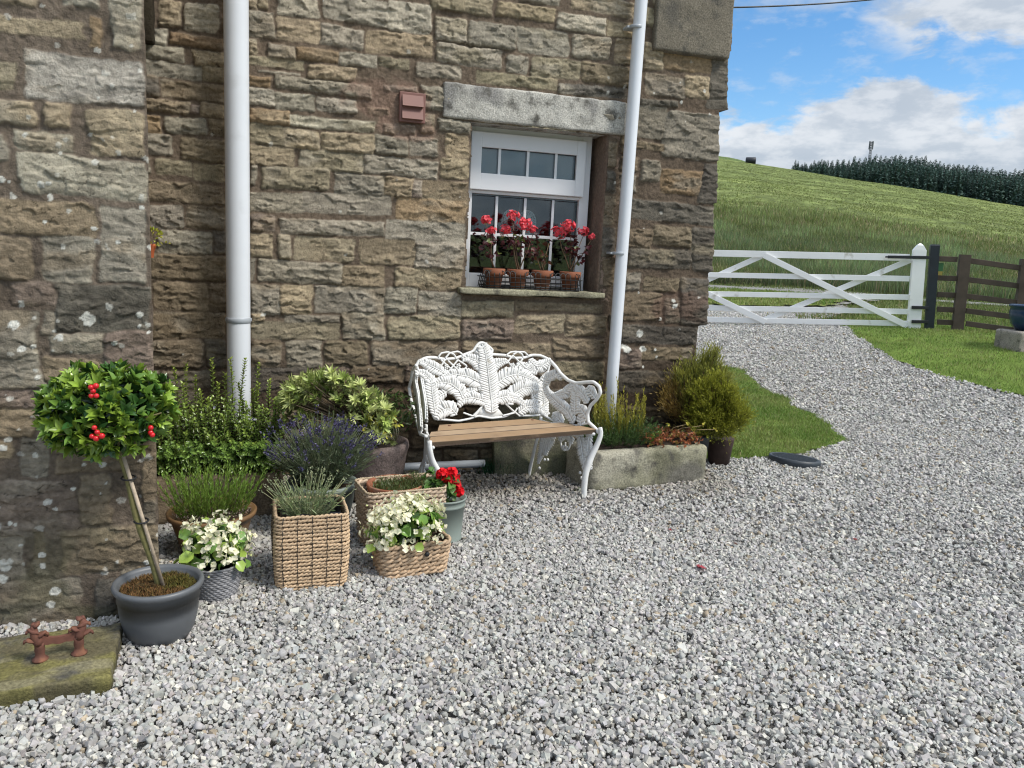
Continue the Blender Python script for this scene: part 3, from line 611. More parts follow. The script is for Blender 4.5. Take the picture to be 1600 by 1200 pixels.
# heart of woven white willow hanging inside
hc = at_y(811, 347, FY+.058); b = MB(); hr = .095
for lobe, cx_ in ((0, -.047), (1, .047)):
    for i in range(26):
        a = i/26*2*np.pi; p = np.array([cx_+.052*math.cos(a), 0, .052*math.sin(a)*1.25]); a2 = a+2.05+.25*math.sin(i*2.1)
        q = np.array([cx_+.052*math.cos(a2), .004*math.sin(i*3), .052*math.sin(a2)*1.25]); mid = (p+q)/2; mid[1] += .004*(-1)**i
        b.tube([hc+p, hc+mid, hc+q], .0026, 4)
    th = np.linspace(0, 2*np.pi, 30)[:-1]; b.tube(hc+np.stack([cx_+.053*np.cos(th), 0*th, .053*np.sin(th)*1.25], 1), .0032, 5, closed=True)
M['willow'] = mat('pale_willow', (.88, .87, .84), rough=.7)
b.tube([hc+np.array([0, 0, .04]), hc+np.array([0, 0, .16])], .0008, 4)
o = b.build('hanging_ornament', M['willow']); tag(o, 'pale woven ornament of two round lobes hanging behind the lower window panes', 'ornament')

# ------------------------------------------------------------------ downpipes and vent (parts of the house)
def pipe(name, pts, r, label, clips, n=28):
    b = MB(); b.tube(pts, r, n); o = b.build(name, M['pvc'], house); o['label'] = label
    for c, rr, hh in clips:
        b = MB(); c = np.asarray(c); ax = unit(np.asarray(pts[0])-np.asarray(pts[-1]))
        b.tube([c-ax*hh, c-ax*hh*.9, c+ax*hh*.9, c+ax*hh], [rr*.97, rr, rr, rr*.97], n); b.box(c+np.array([-.05 if rr < .05 else -.06, .0, -.006]), c+np.array([.05 if rr < .05 else .06, .06, .006]), bev=.002)
        b.build('pipe_clip', M['clip'], o)
    return o
pL0 = at_y(368.8, 0, -.115); pL1 = at_y(373.5, 600, -.115); dL = (pL1-pL0)/(pL0[2]-pL1[2])
pLr = .0545
pipe('downpipe', [pL0-dL*2.2, pL0, pL1, pL1+dL*.62], pLr, 'thick white soil pipe near the stone pier', [(at_y(372.5, 500, -.115), .0575, .013)])
pR0 = at_y(1002, 0, -.075); pR1 = at_y(958, 575, -.075); dR = (pR1-pR0)/(pR0[2]-pR1[2])
pipe('downpipe', [pR0-dR*2.2, pR0, pR1, pR1+dR*.62], .0335, 'slimmer white rainwater pipe right of the window', [(at_y(994, 43, -.075), .037, .008), (at_y(967, 396, -.075), .037, .008)])
wp0 = at_y(640, 738, -.07); wp1 = at_y(757, 724, -.07); b = MB(); b.tube([np.array([wp1[0]-.9, -.07, wp1[2]-.012]), wp1], .021, 16); b.build('waste_pipe', M['clip'], house)
va = at_y(624, 189, -.03); vb = at_y(666, 146, -.03); b = MB()
b.box((va[0], -.022, va[2]), (vb[0], .01, vb[2]), bev=.004); w = vb[0]-va[0]; h = vb[2]-va[2]
vent = b.build('air_vent', M['vent'], house)
for k in range(2):
    z1_ = vb[2]-.10*h-k*.42*h; z0_ = z1_-.38*h; b = MB()
    V = [(va[0]+.1*w, -.024, z1_), (vb[0]-.1*w, -.024, z1_), (vb[0]-.1*w, -.045, z0_), (va[0]+.1*w, -.045, z0_), (va[0]+.1*w, -.020, z1_), (vb[0]-.1*w, -.020, z1_), (vb[0]-.1*w, -.020, z0_), (va[0]+.1*w, -.020, z0_)]
    b.add(V, np.array([[0, 3, 2, 1], [0, 4, 7, 3], [1, 2, 6, 5], [3, 7, 6, 2], [0, 1, 5, 4]]), smooth=False); b.build('flap', M['vent'], vent)

# ------------------------------------------------------------------ planting helpers
def jit(c, n, a=.2): return np.clip(np.asarray(c)*(1+rng.uniform(-a, a, (n, 1)))*(1+rng.uniform(-a*.35, a*.35, (n, 3))), 0.004, .95)
def rdir(n, up=0.0):
    v = rng.normal(size=(n, 3)); v[:, 2] = v[:, 2]+up; return unit(v)
def inell(n, c, r, shell=0.0):
    v = rdir(n); t = rng.uniform(shell**3, 1, n)**(1/3); return np.asarray(c)+v*t[:, None]*np.asarray(r)
def rosettes(b, P, D, k, L, Wd, col, spread=.9, shape='ovate', fold=.25, curl=.15, a=.2):
    """k leaves round every tip P pointing along D"""
    n = len(P); P2 = np.repeat(P, k, 0); D2 = np.repeat(D, k, 0); s_ = rdir(n*k)
    s_ = unit(s_-D2*(s_*D2).sum(1, keepdims=True)); d = unit(D2+s_*spread*rng.uniform(.4, 1.2, (n*k, 1)))
    c = np.repeat(col, k, 0) if np.asarray(col).ndim == 2 else np.tile(col, (n*k, 1))
    c = np.clip(c*(1+rng.uniform(-a, a, (n*k, 1))), .004, .95)
    b.leaves(P2+s_*L*.05, d, D2*.9+s_*-.3, L*rng.uniform(.7, 1.15, n*k), Wd*rng.uniform(.8, 1.15, n*k), c, fold, curl, shape)
def soil_disc(name, c, r, parent, col=(.045, .032, .022), n=28, amp=.012, parts=10):
    b = MB(); k = 10; th = np.arange(n)/n*2*np.pi; V = [[0, 0, amp]]; 
    for i in range(1, k+1):
        rr = r*i/k
        for t_ in th: V.append([rr*math.cos(t_), rr*math.sin(t_), 0])
    V = np.array(V); V[:, 2] += amp*fbm(V[:, 0]*30, V[:, 1]*30, 3, 3)+amp*(1-np.hypot(V[:, 0], V[:, 1])/r)
    F3 = np.array([[0, 1+j, 1+(j+1) % n] for j in range(n)]); F4 = np.array([[1+(i-1)*n+j, 1+i*n+j, 1+i*n+(j+1) % n, 1+(i-1)*n+(j+1) % n] for i in range(1, k) for j in range(n)])
    cc = np.asarray(col)*(1+.5*fbm(V[:, 0]*60, V[:, 1]*60, 5, 3)[:, None]); b.add(V+np.asarray(c), [F3, F4], np.clip(cc, .004, 1)); return b.build(name, M['soil'], parent)
def needles(b, P, D, L, w, col):
    """thin two-triangle needles"""
    n = len(P); s_ = unit(np.cross(D, rdir(n))); L = np.broadcast_to(L, (n,))[:, None]; w = np.broadcast_to(w, (n,))[:, None]
    V = np.stack([P-s_*w*.35, P+s_*w*.35, P+D*L*.5+s_*w*.5, P+D*L*.5-s_*w*.5, P+D*L], 1); base = (np.arange(n)*5)[:, None]
    b.add(V.reshape(-1, 3), [base+np.array([[0, 1, 2, 3]]), base+np.array([[3, 2, 4]])], np.repeat(np.broadcast_to(col, (n, 3)), 5, 0))
def flowers(b, P, D, r, col, k=5, a=.12, cup=.5):
    """little open flowers of k round petals"""
    n = len(P); e1 = unit(np.cross(D, rdir(n))); e2 = np.cross(D, e1)
    for j in range(k):
        t_ = 2*np.pi*j/k; d = unit(e1*math.cos(t_)+e2*math.sin(t_)+D*cup)
        b.leaves(P, d, D, r*rng.uniform(.8, 1.2, n), r*rng.uniform(.75, 1.1, n), jit(col, n, a), fold=.15, curl=.1, shape='round')

# ------------------------------------------------------------------ geraniums on the windowsill in their wire basket
SILLZ = sz1+.002
def tpot(parent_label, px, seed, flowers_px, leaves_px, leafcol=(.075, .018, .022), stems=3):
    c = at_y(px, 447, .035); c[2] = SILLZ+.004
    t = thing('potted_geranium', parent_label, 'potted plant', tuple(c), 0, 'geraniums on the windowsill')
    b = MB(); b.lathe([(0, 0), (.036, 0), (.040, .004), (.050, .066), (.057, .067), (.0595, .071), (.061, .098), (.058, .101), (.053, .099), (.050, .088), (0, .086)], n=32); b.build('pot', M['terracotta'], t)
    soil_disc('soil', (0, 0, .087), .051, t, amp=.006)
    sb = MB(); lb = MB(); fb = MB(); y = c[1]
    R = np.random.default_rng(seed); tops = []
    for (fx_, fy_, fr_) in flowers_px:
        p = at_y(fx_, fy_, y+R.uniform(-.02, .03))-c; rr = fr_*.0034; tops.append(p)
        n = int(20+fr_*3); d = rdir(n, .3); P = p+d*rr*np.array([1.1, 1, .8])*R.uniform(.4, 1.0, (n, 1))+R.normal(0, .003, (n, 3)); flowers(fb, P, unit(d+R.normal(0, .3, (n, 3))), .0125, (.95, .135, .17), 5, .2)
        nb_ = 6; dn = rdir(nb_, -1.5); lb.leaves(p+dn*rr*.8, dn, rdir(nb_), .012, .004, (.25, .22, .06))
    base = np.array([0, 0, .088])
    for p in tops:
        mid = base*.45+p*.55+R.normal(0, .012, 3); mid[2] = max(mid[2], .1); q = base+R.uniform(-.012, .012, 3)*np.array([1, 1, 0])
        pts = np.array([q, q*.6+mid*.4+np.array([R.normal(0, .006), 0, .01]), mid, p-np.array([0, 0, .01])]); sb.tube(pts, [.0042, .0036, .0025, .0016], 6, (.16, .10, .055))
        for k_ in range(3):
            f = R.uniform(.3, .85); a = pts[1]*(1-f)+pts[2]*f; e = a+R.normal(0, .02, 3); e[2] = a[2]+abs(R.normal(.0, .015)); sb.tube([a, (a+e)/2+[0, 0, .004], e], .0013, 4, (.13, .06, .04)); leaves_px = leaves_px+[(None, e)]
    for L_ in leaves_px:
        if L_[0] is None: p = L_[1]; n = 2; rr = .012
        else: p = at_y(L_[0], L_[1], y+R.uniform(-.02, .02))-c; n = L_[2]; rr = .022
        P = p+R.normal(0, rr, (n, 3)); d = unit(R.normal(0, 1, (n, 3))*[1, 1, .5]); N = unit(np.array([0, -.3, 1])+R.normal(0, .5, (n, 3)))
        lb.leaves(P, d, N, R.uniform(.020, .036, n), R.uniform(.022, .038, n), np.where(R.random((n, 1)) < .15, np.array([[.10, .13, .03]]), jit(leafcol, n, .4)), fold=.3, curl=.25, shape='round')
    if not tops:
        for L_ in leaves_px:
            p = at_y(L_[0], L_[1], y)-c; q = base+R.uniform(-.01, .01, 3)*np.array([1, 1, 0]); sb.tube([q, (q+p)/2+[R.normal(0, .008), 0, 0], p], [.0035, .0025, .0015], 5, (.16, .10, .055))
    sb.build('stems', M['stem'], t); lb.build('leaves', M['leaf'], t)
    if flowers_px: fb.build('flower_heads', M['petal'], t)
    return t
tpot('leftmost terracotta pot on the windowsill, tall dark-leaved geranium with a single small pink head', 771, 1, [(760, 342.6, 7.5), (768, 361, 6)], [(765, 366, 6), (760, 372, 5), (768, 385, 6), (773, 400, 5), (766, 398, 4)])
tpot('second terracotta geranium pot from the left on the sill, bushy with three coral heads', 808, 2, [(801, 337, 8), (790, 359, 8.5), (820, 351, 12), (834, 359, 6)], [(790, 380, 8), (800, 372, 6), (812, 378, 9), (824, 374, 7), (835, 371, 5), (808, 392, 5), (822, 388, 4)])
tpot('third terracotta pot from the left on the sill, low dull geranium without open flowers', 846.5, 3, [], [(840, 398, 7), (850, 400, 6), (858, 380, 4), (836, 392, 5), (846, 408, 6)], leafcol=(.10, .035, .022))
tpot('rightmost terracotta pot on the windowsill, branching geranium with two large coral heads', 890, 4, [(874, 363, 11), (889, 353, 11.5), (913, 362, 8), (925, 370, 3)], [(905, 372, 8), (900, 384, 5), (910, 393, 6), (882, 378, 5), (893, 390, 4)])
b = MB(); k0 = at_y(757, 450, -.045); k1 = at_y(908, 450, -.045); X0, X1 = k0[0], k1[0]; Y0, Y1 = -.040, .105; hb = .088
def wire(pts, r=.0017): b.tube(np.asarray(pts), r*1.45, 5)
def rect(z, g): return [(X0-g, Y0-g, z), (X1+g, Y0-g, z), (X1+g, Y1, z), (X0-g, Y1, z), (X0-g, Y0-g, z)]
for z, g in ((SILLZ+.003, -.008), (SILLZ+.014, -.006), (SILLZ+.034, -.002), (SILLZ+.060, .004)):
    r_ = rect(z, g)
    for i in range(4): wire([r_[i], r_[i+1]], .0024 if z < SILLZ+.02 else .0016)
nv = 19
def side(p0, p1, n, g2):
    p0 = np.array(p0); p1 = np.array(p1); out = unit(np.cross(p1-p0, [0, 0, 1.0])); step = (p1-p0)/n
    for i in range(n):
        a = p0+step*i; c = p0+step*(i+1); th = np.linspace(0, np.pi, 9)
        arc = [(a+c)/2-step*.5*math.cos(t_)+out*(.016+.008*math.sin(t_))+np.array([0, 0, hb-.012+.018*math.sin(t_)]) for t_ in th]
        wire([a+[0, 0, .003]]+[a+out*.010+[0, 0, .055]]+arc+[c+out*.010+[0, 0, .055], c+[0, 0, .003]], .0016)
zb = SILLZ; side((X1-.0, Y0, zb), (X0, Y0, zb), nv, 0); side((X0, Y0, zb), (X0, Y1, zb), 4, 0); side((X1, Y1, zb), (X1, Y0, zb), 4, 0)
for i in range(12): xx = X0+(X1-X0)*(i+.5)/12; wire([(xx, Y0, zb+.003), (xx, Y1, zb+.003)])
o = b.build('wire_basket', M['iron']); tag(o, 'black wire basket with arched rim holding four flowerpots on the windowsill', 'basket')

# ------------------------------------------------------------------ holly standard in a grey pot
hc = np.array([-.360, -1.640, 0.0]); rimz = at_y(241, 907, hc[1])[2]; R0 = .150
t = thing('potted_holly', 'round-headed holly tree with red berries in a big grey glazed pot', 'potted tree', tuple(hc))
b = MB(); b.lathe([(0, -.01), (.074, -.01), (.084, .0), (.099, .03), (.110, .08), (.115, .14), (.1165, rimz-.05), (.1155, rimz-.024), (.124, rimz-.019), (.1285, rimz-.009), (.126, rimz), (.118, rimz+.002), (.111, rimz-.008), (.107, rimz-.05), (.0, rimz-.05)], n=64, wob=.004); b.build('pot', M['greyglaze'], t)
soil_disc('soil', (0, 0, rimz-.030), .110, t, col=(.065, .045, .022), amp=.02)
b = MB(); n = 3800; a = rng.uniform(0, 2*np.pi, n); r_ = .107*np.sqrt(rng.uniform(0, 1, n)); P = np.stack([r_*np.cos(a), r_*np.sin(a), rimz-.026+.012*(1-r_/.11)+.006*fbm(r_*np.cos(a)*30, r_*np.sin(a)*30, 3)], 1)
w_ = sstep(fbm(P[:, 0]*14, P[:, 1]*14, 8, 2), -.15, .25)[:, None]; b.blades(P, rng.uniform(.006, .016, n), rng.uniform(.2, .9, n), .0025, jit((.10, .085, .018), n, .4)*w_+jit((.15, .085, .03), n, .4)*(1-w_)); b.build('moss', M['matte'], t)
sb0 = np.array([at_y(249, 897, hc[1])[0], hc[1], rimz-.03])-hc; st1 = at_y(186, 708, hc[1]-.02)-hc; stc = at_y(172, 650, hc[1]-.02)-hc
ln = np.linspace(0, 1, 12)[:, None]; trunk = sb0*(1-ln)+st1*ln+np.array([.004, 0, 0])*np.sin(ln*9)
b = MB(); b.tube(np.concatenate([trunk, stc[None]*.55+st1[None]*.45, stc[None]]), np.linspace(.0115, .0085, 14), 10, (.17, .155, .055))
for k_ in range(16):
    d = rdir(1, .2)[0]; e = stc+d*np.array([.16, .14, .10]); s0 = st1*.5+stc*.5; b.tube([s0, s0*.5+e*.5+[0, 0, .01], e], [.005, .0035, .002], 5, (.14, .12, .05))
b.build('stem', M['stem'], t)
b = MB(); off = np.array([.017, -.012, 0]); b.tube([sb0+off*.9, st1+off*.6], [.0055, .0055], 8, (.42, .34, .25)); b.build('cane', M['stem'], t)
for f in (.52, .83):
    p = sb0*(1-f)+st1*f+off*.4; b = MB(); th = np.linspace(0, 2*np.pi, 16)[:-1]; b.tube(p+np.stack([.019*np.cos(th), .019*np.sin(th), .002*np.sin(th)], 1), .003, 5, closed=True); b.build('tie', M['black'], t)
crown = at_y(165, 640, hc[1])-hc; 
b = MB(); n = 320; v = rdir(n); P = crown+v*np.array([.166, .145, .115])*rng.uniform(.78, 1.08, (n, 1)); P[:, 2] = np.maximum(P[:, 2], crown[2]-.125)
P = np.concatenate([P, inell(110, crown, (.15, .13, .10))]); D = unit((P-crown)/np.array([.2, .18, .14])+rng.normal(0, .35, P.shape)+np.array([0, 0, .35]))
br = rng.random(len(P))[:, None]; colr = np.where(br < .45, np.array([[.25, .37, .05]]), np.where(br < .8, np.array([[.14, .25, .04]]), np.array([[.05, .12, .026]])))
rosettes(b, P, D, 9, .036, .018, colr, .95, fold=.3, curl=.18, a=.3)
n = 650; P = inell(n, crown, (.155, .14, .105), .2); b.leaves(P, rdir(n), rdir(n), .042, .022, jit((.03, .075, .018), n, .35)); b.build('foliage', M['gloss_leaf'], t)
M['berry'] = mat('red_berry', (.55, .012, .018), rough=.2)
for pts in (((143, 605), (149, 603), (142, 619), (150, 619), (146, 612)), ((147, 669), (152, 675), (145, 679), (159, 682), (150, 684)), ((236, 668), (233, 675), (237, 678))):
    b = MB()
    for (px, py) in pts:
        p = at_y(px, py, hc[1]-.175 if px < 200 else hc[1]-.10)-hc; b.blob(p+rng.normal(0, .002, 3), .0082*rng.uniform(.85, 1.1), sub=2)
    b.build('berries', M['berry'], t)

# ------------------------------------------------------------------ boot scraper on its slab
sc_ = [at_z(182, 975, .055), at_z(182, 1050, .055), at_z(-110, 1098, .055), at_z(-90, 1010, .055)]
x1_ = (sc_[0][0]+sc_[1][0])/2; y1_ = sc_[0][1]; y0_ = sc_[1][1]
def moss_col(V, n):
    w = sstep(fbm(V[:, 0]*16, V[:, 1]*16, 3, 4), -.25, .25)[:, None]; c = np.array([.165, .15, .055])*(1-w)+np.array([.12, .105, .06])*w
    w2 = sstep(fbm(V[:, 0]*5+3, V[:, 1]*22, 4, 3), .15, .4)[:, None]; c = c*(1-w2)+np.array([.21, .19, .11])*w2
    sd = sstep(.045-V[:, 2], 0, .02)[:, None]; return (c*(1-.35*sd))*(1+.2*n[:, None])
b = MB(); rough_box(b, (-.75, -.16, -.02), (0, .15, .055), None, res=.008, amp=.006, bev=.008, seed=31, colf=moss_col)
o = b.build('stone_slab', M['granite'], loc=((sc_[0][0]+sc_[1][0])/2, (y0_+y1_)/2, .0), rz=rad(5)); tag(o, 'mossy yellow-green stone slab at the foot of the left pier', 'stone slab')
f1 = at_z(63, 1031, .057); f2 = at_z(124, 1021, .057); 
t = thing('boot_scraper', 'rusty cast iron boot scraper standing on the mossy slab', 'boot scraper', tuple(f1), math.atan2(f2[1]-f1[1], f2[0]-f1[0])); Ls = float(np.hypot(*(f2-f1)[:2]))
for xx, sg in ((0, -1), (Ls, 1)):
    b = MB(); b.lathe([(0, 0), (.020, 0), (.020, .004), (.013, .010), (.011, .020), (.013, .028), (.012, .04), (.013, .05), (.0, .052)], (xx, 0, 0), 16)
    z = .05
    pts = [(xx, 0, .045), (xx+sg*.004, 0, .058), (xx+sg*.010, -.002, .075), (xx+sg*.012, 0, .092), (xx+sg*.010, 0, .108)]
    b.tube(pts, [.014, .017, .013, .012, .007], 10, flat=.8)
    for zz, ww, o_, tl in ((.060, .017, .016, -.35), (.074, .016, -.004, .45), (.086, .015, .012, -.5), (.104, .010, .004, .3)):
        ct_, st_ = math.cos(tl*sg), math.sin(tl*sg); Rm_ = np.array([[ct_, 0, st_], [0, 1, 0], [-st_, 0, ct_]])
        b.blob((xx+sg*o_, -.004, zz), (ww, .011, .0065), sub=3, n=.35, seed=int(zz*999), M=Rm_)
        e = ww*1.0*(1 if o_ > 0 else -1)*sg; b.tube([(xx+sg*o_+e*.5, -.003, zz+.002), (xx+sg*o_+e*1.0, -.004, zz+.001), (xx+sg*o_+e*1.15, -.004, zz-.006)], [.0055, .0045, .0025], 6)
    b.build('upright', M['rust'], t)
xs_ = np.linspace(-.012, Ls+.012, 21); topz = .060+.016*(np.abs(xs_-Ls/2)/(Ls/2))**2.2; botz = .044+.006*(np.abs(xs_-Ls/2)/(Ls/2))**2-.004*np.abs(np.sin((xs_)/Ls*np.pi*3))
V = np.concatenate([np.stack([xs_, xs_*0+s_, zz], 1) for s_, zz in ((-.005, topz), (.005, topz), (.006, botz), (-.006, botz))]); k_ = len(xs_)
F = np.array([[a*k_+i, a*k_+i+1, ((a+1) % 4)*k_+i+1, ((a+1) % 4)*k_+i] for a in range(4) for i in range(k_-1)]+[[0, k_, 2*k_, 3*k_]]+[[k_-1, 4*k_-1, 3*k_-1, 2*k_-1]])
b = MB(); b.add(V, F, smooth=False); b.build('blade', M['rust'], t)

# ------------------------------------------------------------------ wicker work
def rope(b, path, r, col, tw=26.0, closed=True, strands=2, n=5, ca=.18):
    path = np.asarray(path); k_ = len(path); T = unit(np.roll(path, -1, 0)-np.roll(path, 1, 0)); Z = np.array([0, 0, 1.0]); Nn = unit(np.cross(T, Z)); 
    s_ = np.concatenate([[0], np.cumsum(np.linalg.norm(np.diff(path, axis=0), axis=1))]); tot = s_[-1]+np.linalg.norm(path[0]-path[-1]); turns = max(1, round(tot*tw)); ph = rng.uniform(0, 6)
    for q in range(strands):
        a = ph+2*np.pi*(s_/tot*turns+q/strands); off = Nn*np.cos(a)[:, None]*r*.48+Z*np.sin(a)[:, None]*r*.48
        c = np.asarray(col)*(1+ca*fbm(s_*30+rng.uniform(0, 99), s_*0, 3, 3)[:, None])*(1+rng.uniform(-.1, .1))
        b.tube(path+off, r*.62, n, np.clip(c, .01, .9), closed=closed)
def rrect(hx, hy, rr, n=26):
    pts = []
    for cx_, cy_, a0 in ((hx-rr, hy-rr, 0), (-hx+rr, hy-rr, 90), (-hx+rr, -hy+rr, 180), (hx-rr, -hy+rr, 270)):
        for a in np.linspace(0, 90, 7): pts.append((cx_+rr*math.cos(rad(a0+a)), cy_+rr*math.sin(rad(a0+a))))
    P = np.array(pts+[pts[0]]); s_ = np.concatenate([[0], np.cumsum(np.hypot(*np.diff(P, axis=0).T))]); u = np.linspace(0, s_[-1], n*4+1)[:-1]
    return np.stack([np.interp(u, s_, P[:, 0]), np.interp(u, s_, P[:, 1])], 1)
def basket(parent, hx, hy, h, rows, flare, rr, col, rope_r, n=34, ties=0, tw=26, bulge=0.0, wav=.0015, topcol=None):
    b = MB()
    for i in range(rows):
        f = i/(rows-1); g = 1+flare*f+bulge*math.sin(f*np.pi); p = rrect(hx*g, hy*g, rr, n); z = rope_r*.7+f*(h-rope_r*1.4)
        k_ = np.arange(len(p)); path = np.stack([p[:, 0], p[:, 1], z+wav*np.sin(k_*.35+i*2.1)+rng.normal(0, wav*.3, len(p))], 1)
        rope(b, path, rope_r*1.12, np.asarray(col)*rng.uniform(.85, 1.15), tw)
    o = b.build('basket', M['wicker'], parent)
    # inner shell so that nothing shows through
    b = MB(); zs_ = [0.004, h*.5, h*.96]; V = []
    for z in zs_:
        f = z/h; g = 1+flare*f+bulge*math.sin(f*np.pi); p = rrect((hx-.004)*g, (hy-.004)*g, rr, 6); V.append(np.concatenate([p, np.full((len(p), 1), z)], 1))
    k_ = len(V[0]); V = np.concatenate(V); F = np.array([[i*k_+j, i*k_+(j+1) % k_, (i+1)*k_+(j+1) % k_, (i+1)*k_+j] for i in range(2) for j in range(k_)]); b.add(V, F, np.asarray(col)*.25); b.build('lining', M['wicker'], parent)
    if ties:
        b = MB(); 
        for j in range(ties):
            for sy in (-1, 1):
                xx = -hx+2*hx*(j+.5)/ties; pts = []
                for i in range(24):
                    f = i/23; g = 1+flare*f+bulge*math.sin(f*np.pi); pts.append((xx*g+.0012*math.sin(i*2), sy*(hy*g+rope_r*.95+.001*math.sin(i*3.2)), .004+f*(h-.006)))
                b.tube(pts, .0013, 4)
            for sx in (-1, 1):
                if j >= ties-1: continue
                yy = -hy+2*hy*(j+.5)/(ties-1); pts = []
                for i in range(24):
                    f = i/23; g = 1+flare*f+bulge*math.sin(f*np.pi); pts.append((sx*(hx*g+rope_r*.95), yy*g, .004+f*(h-.006)))
                b.tube(pts, .0013, 4)
        b.build('tie_wires', M['black'], parent)
    return o
def begonia(t, c, rx, ry, h, nf, nl, seed):
    """mound of round leaves with sprays of cream flowers; local coordinates"""
    global rng
    c = np.asarray(c, float); lb = MB(); 
    v = rdir(nl, .35); v[:, 2] = np.abs(v[:, 2])*1.1-.22; P = c+v*np.array([rx, ry, h])*rng.uniform(.55, 1.0, (nl, 1)); D = unit(rng.normal(0, .7, (nl, 3))+[0, 0, -.3]+v*.25); N = unit(v+np.array([0, -.25, .35])+rng.normal(0, .25, (nl, 3)))
    col = np.where(rng.random((nl, 1)) < .5, np.array([[.30, .42, .08]]), np.array([[.16, .29, .06]]))*(1+rng.uniform(-.25, .25, (nl, 1)))
    lb.leaves(P, D, N, rng.uniform(.034, .050, nl), rng.uniform(.034, .048, nl), col, fold=.22, curl=.15, shape='round')
    n = nl*2; P = inell(n, c+[0, 0, h*.2], (rx*.7, ry*.7, h*.6)); lb.leaves(P, rdir(n), rdir(n, .5), .030, .028, jit((.06, .13, .03), n, .4), shape='round'); lb.build('leaves', M['gloss_leaf'], t)
    fb = MB(); ncl = nf//12; v = rdir(ncl, .75); v[:, 2] = np.maximum(v[:, 2], -.1); Cc = c+v*np.array([rx*1.0, ry*1.0, h*1.08])
    P = np.repeat(Cc, 9, 0)+rng.normal(0, .014, (ncl*9, 3)); D = unit(np.repeat(v, 9, 0)+rng.normal(0, .6, (ncl*9, 3)))
    flowers(fb, P, D, .0120, (.86, .84, .64), 4, .10, cup=.35)
    k_ = ncl*4; P2 = np.repeat(Cc, 4, 0)+rng.normal(0, .018, (k_, 3)); fb.leaves(P2, rdir(k_), rdir(k_), .009, .008, jit((.62, .66, .30), k_, .15), shape='round'); 
    fb.build('flowers', M['petal'], t)
    sb = MB()
    for q in Cc[:40]: sb.tube([c*np.array([1, 1, .6]), (c+q)/2+rng.normal(0, .01, 3), q], [.003, .002, .0014], 4, (.25, .28, .10))
    sb.build('stems', M['stem'], t)

# small grey wicker basket of begonias
p = at_z(336, 945, 0); c0 = np.array([at_y(337, 930, -1.385)[0], -1.385, 0]); hh = .125
t = thing('begonia_basket', 'cream begonia in a small round grey wicker basket behind the holly pot', 'planter', tuple(c0))
b = MB()
for i in range(15):
    f = i/14; r_ = .066+.020*f; th = np.linspace(0, 2*np.pi, 97)[:-1]; wv = .0022*np.sin(th*24+(i % 2)*np.pi)
    b.tube(np.stack([(r_+wv)*np.cos(th), (r_+wv)*np.sin(th), 0*th+.005+f*(hh-.01)], 1), .0048, 5, np.array([.20, .20, .21])*rng.uniform(.8, 1.2)*(1+.3*vn(th*6, th*0+i)[:, None]), closed=True)
b.build('basket', M['wicker'], t)
b = MB(); b.lathe([(.06, .002), (.08, hh*.95)], n=24, col=(.03, .03, .03)); b.build('lining', M['wicker'], t)
begonia(t, (.0, 0, hh+.030), .112, .105, .105, 330, 85, 1)

# wide wicker basket of begonias
q0 = at_z(600, 906, 0); q1 = at_z(698, 892, 0); ang = math.atan2(q1[1]-q0[1], q1[0]-q0[0]); wE = float(np.hypot(*(q1-q0)[:2])); hy = .070
ce = (q0+q1)/2+np.array([-math.sin(ang), math.cos(ang), 0])*hy
t = thing('begonia_basket', 'cream begonia in the wide low brown wicker basket in front of the heather basket', 'planter', tuple(ce), ang)
basket(t, wE/2, hy, .125, 8, .10, .03, (.45, .32, .205), .0092, n=30, tw=17, wav=.002)
b = MB(); b.blob((.035, -hy*1.08-.012, .085), (.010, .008, .010)); b.build('bead', M['black'], t)
begonia(t, (-.012, -.005, .150),   .158, .105, .115, 760, 110, 2)

# tall wicker basket with clipped lavender
q0 = at_z(430, 925, 0); q1 = at_z(543, 915, 0); ang = math.atan2(q1[1]-q0[1], q1[0]-q0[0]); wD = float(np.hypot(*(q1-q0)[:2])); hyD = .105
cd_ = (q0+q1)/2+np.array([-math.sin(ang), math.cos(ang), 0])*hyD; HD = at_y(487, 806, q0[1])[2]
t = thing('lavender_basket', 'sparse pale lavender in a tall square tan wicker basket stitched with dark thread', 'planter', tuple(cd_), ang)
basket(t, wD/2-.006, hyD, HD, 21, .035, .025, (.50, .36, .225), .0062, n=34, ties=5, tw=30, bulge=.05, wav=.0014)
M['liner'] = mat('black_liner', (.035, .037, .042), rough=.35, bump=(25, .8, .01))
b = MB(); 
for z0_, z1_, g in ((HD*.55, HD*1.0, .0),):
    p0 = rrect(wD/2-.022, hyD-.016, .02, 12); V = np.concatenate([np.concatenate([p0*.98, np.full((len(p0), 1), z0_)], 1), np.concatenate([p0*(1+.04*np.sin(np.arange(len(p0))*1.7))[:, None], (z1_-.004+.006*np.sin(np.arange(len(p0))*.9))[:, None]], 1)]); k_ = len(p0)
    b.add(V, np.array([[j, (j+1) % k_, k_+(j+1) % k_, k_+j] for j in range(k_)]))
b.build('liner', M['liner'], t)
soil_disc('soil', (0, 0, HD*.80), .11, t, col=(.03, .024, .018))
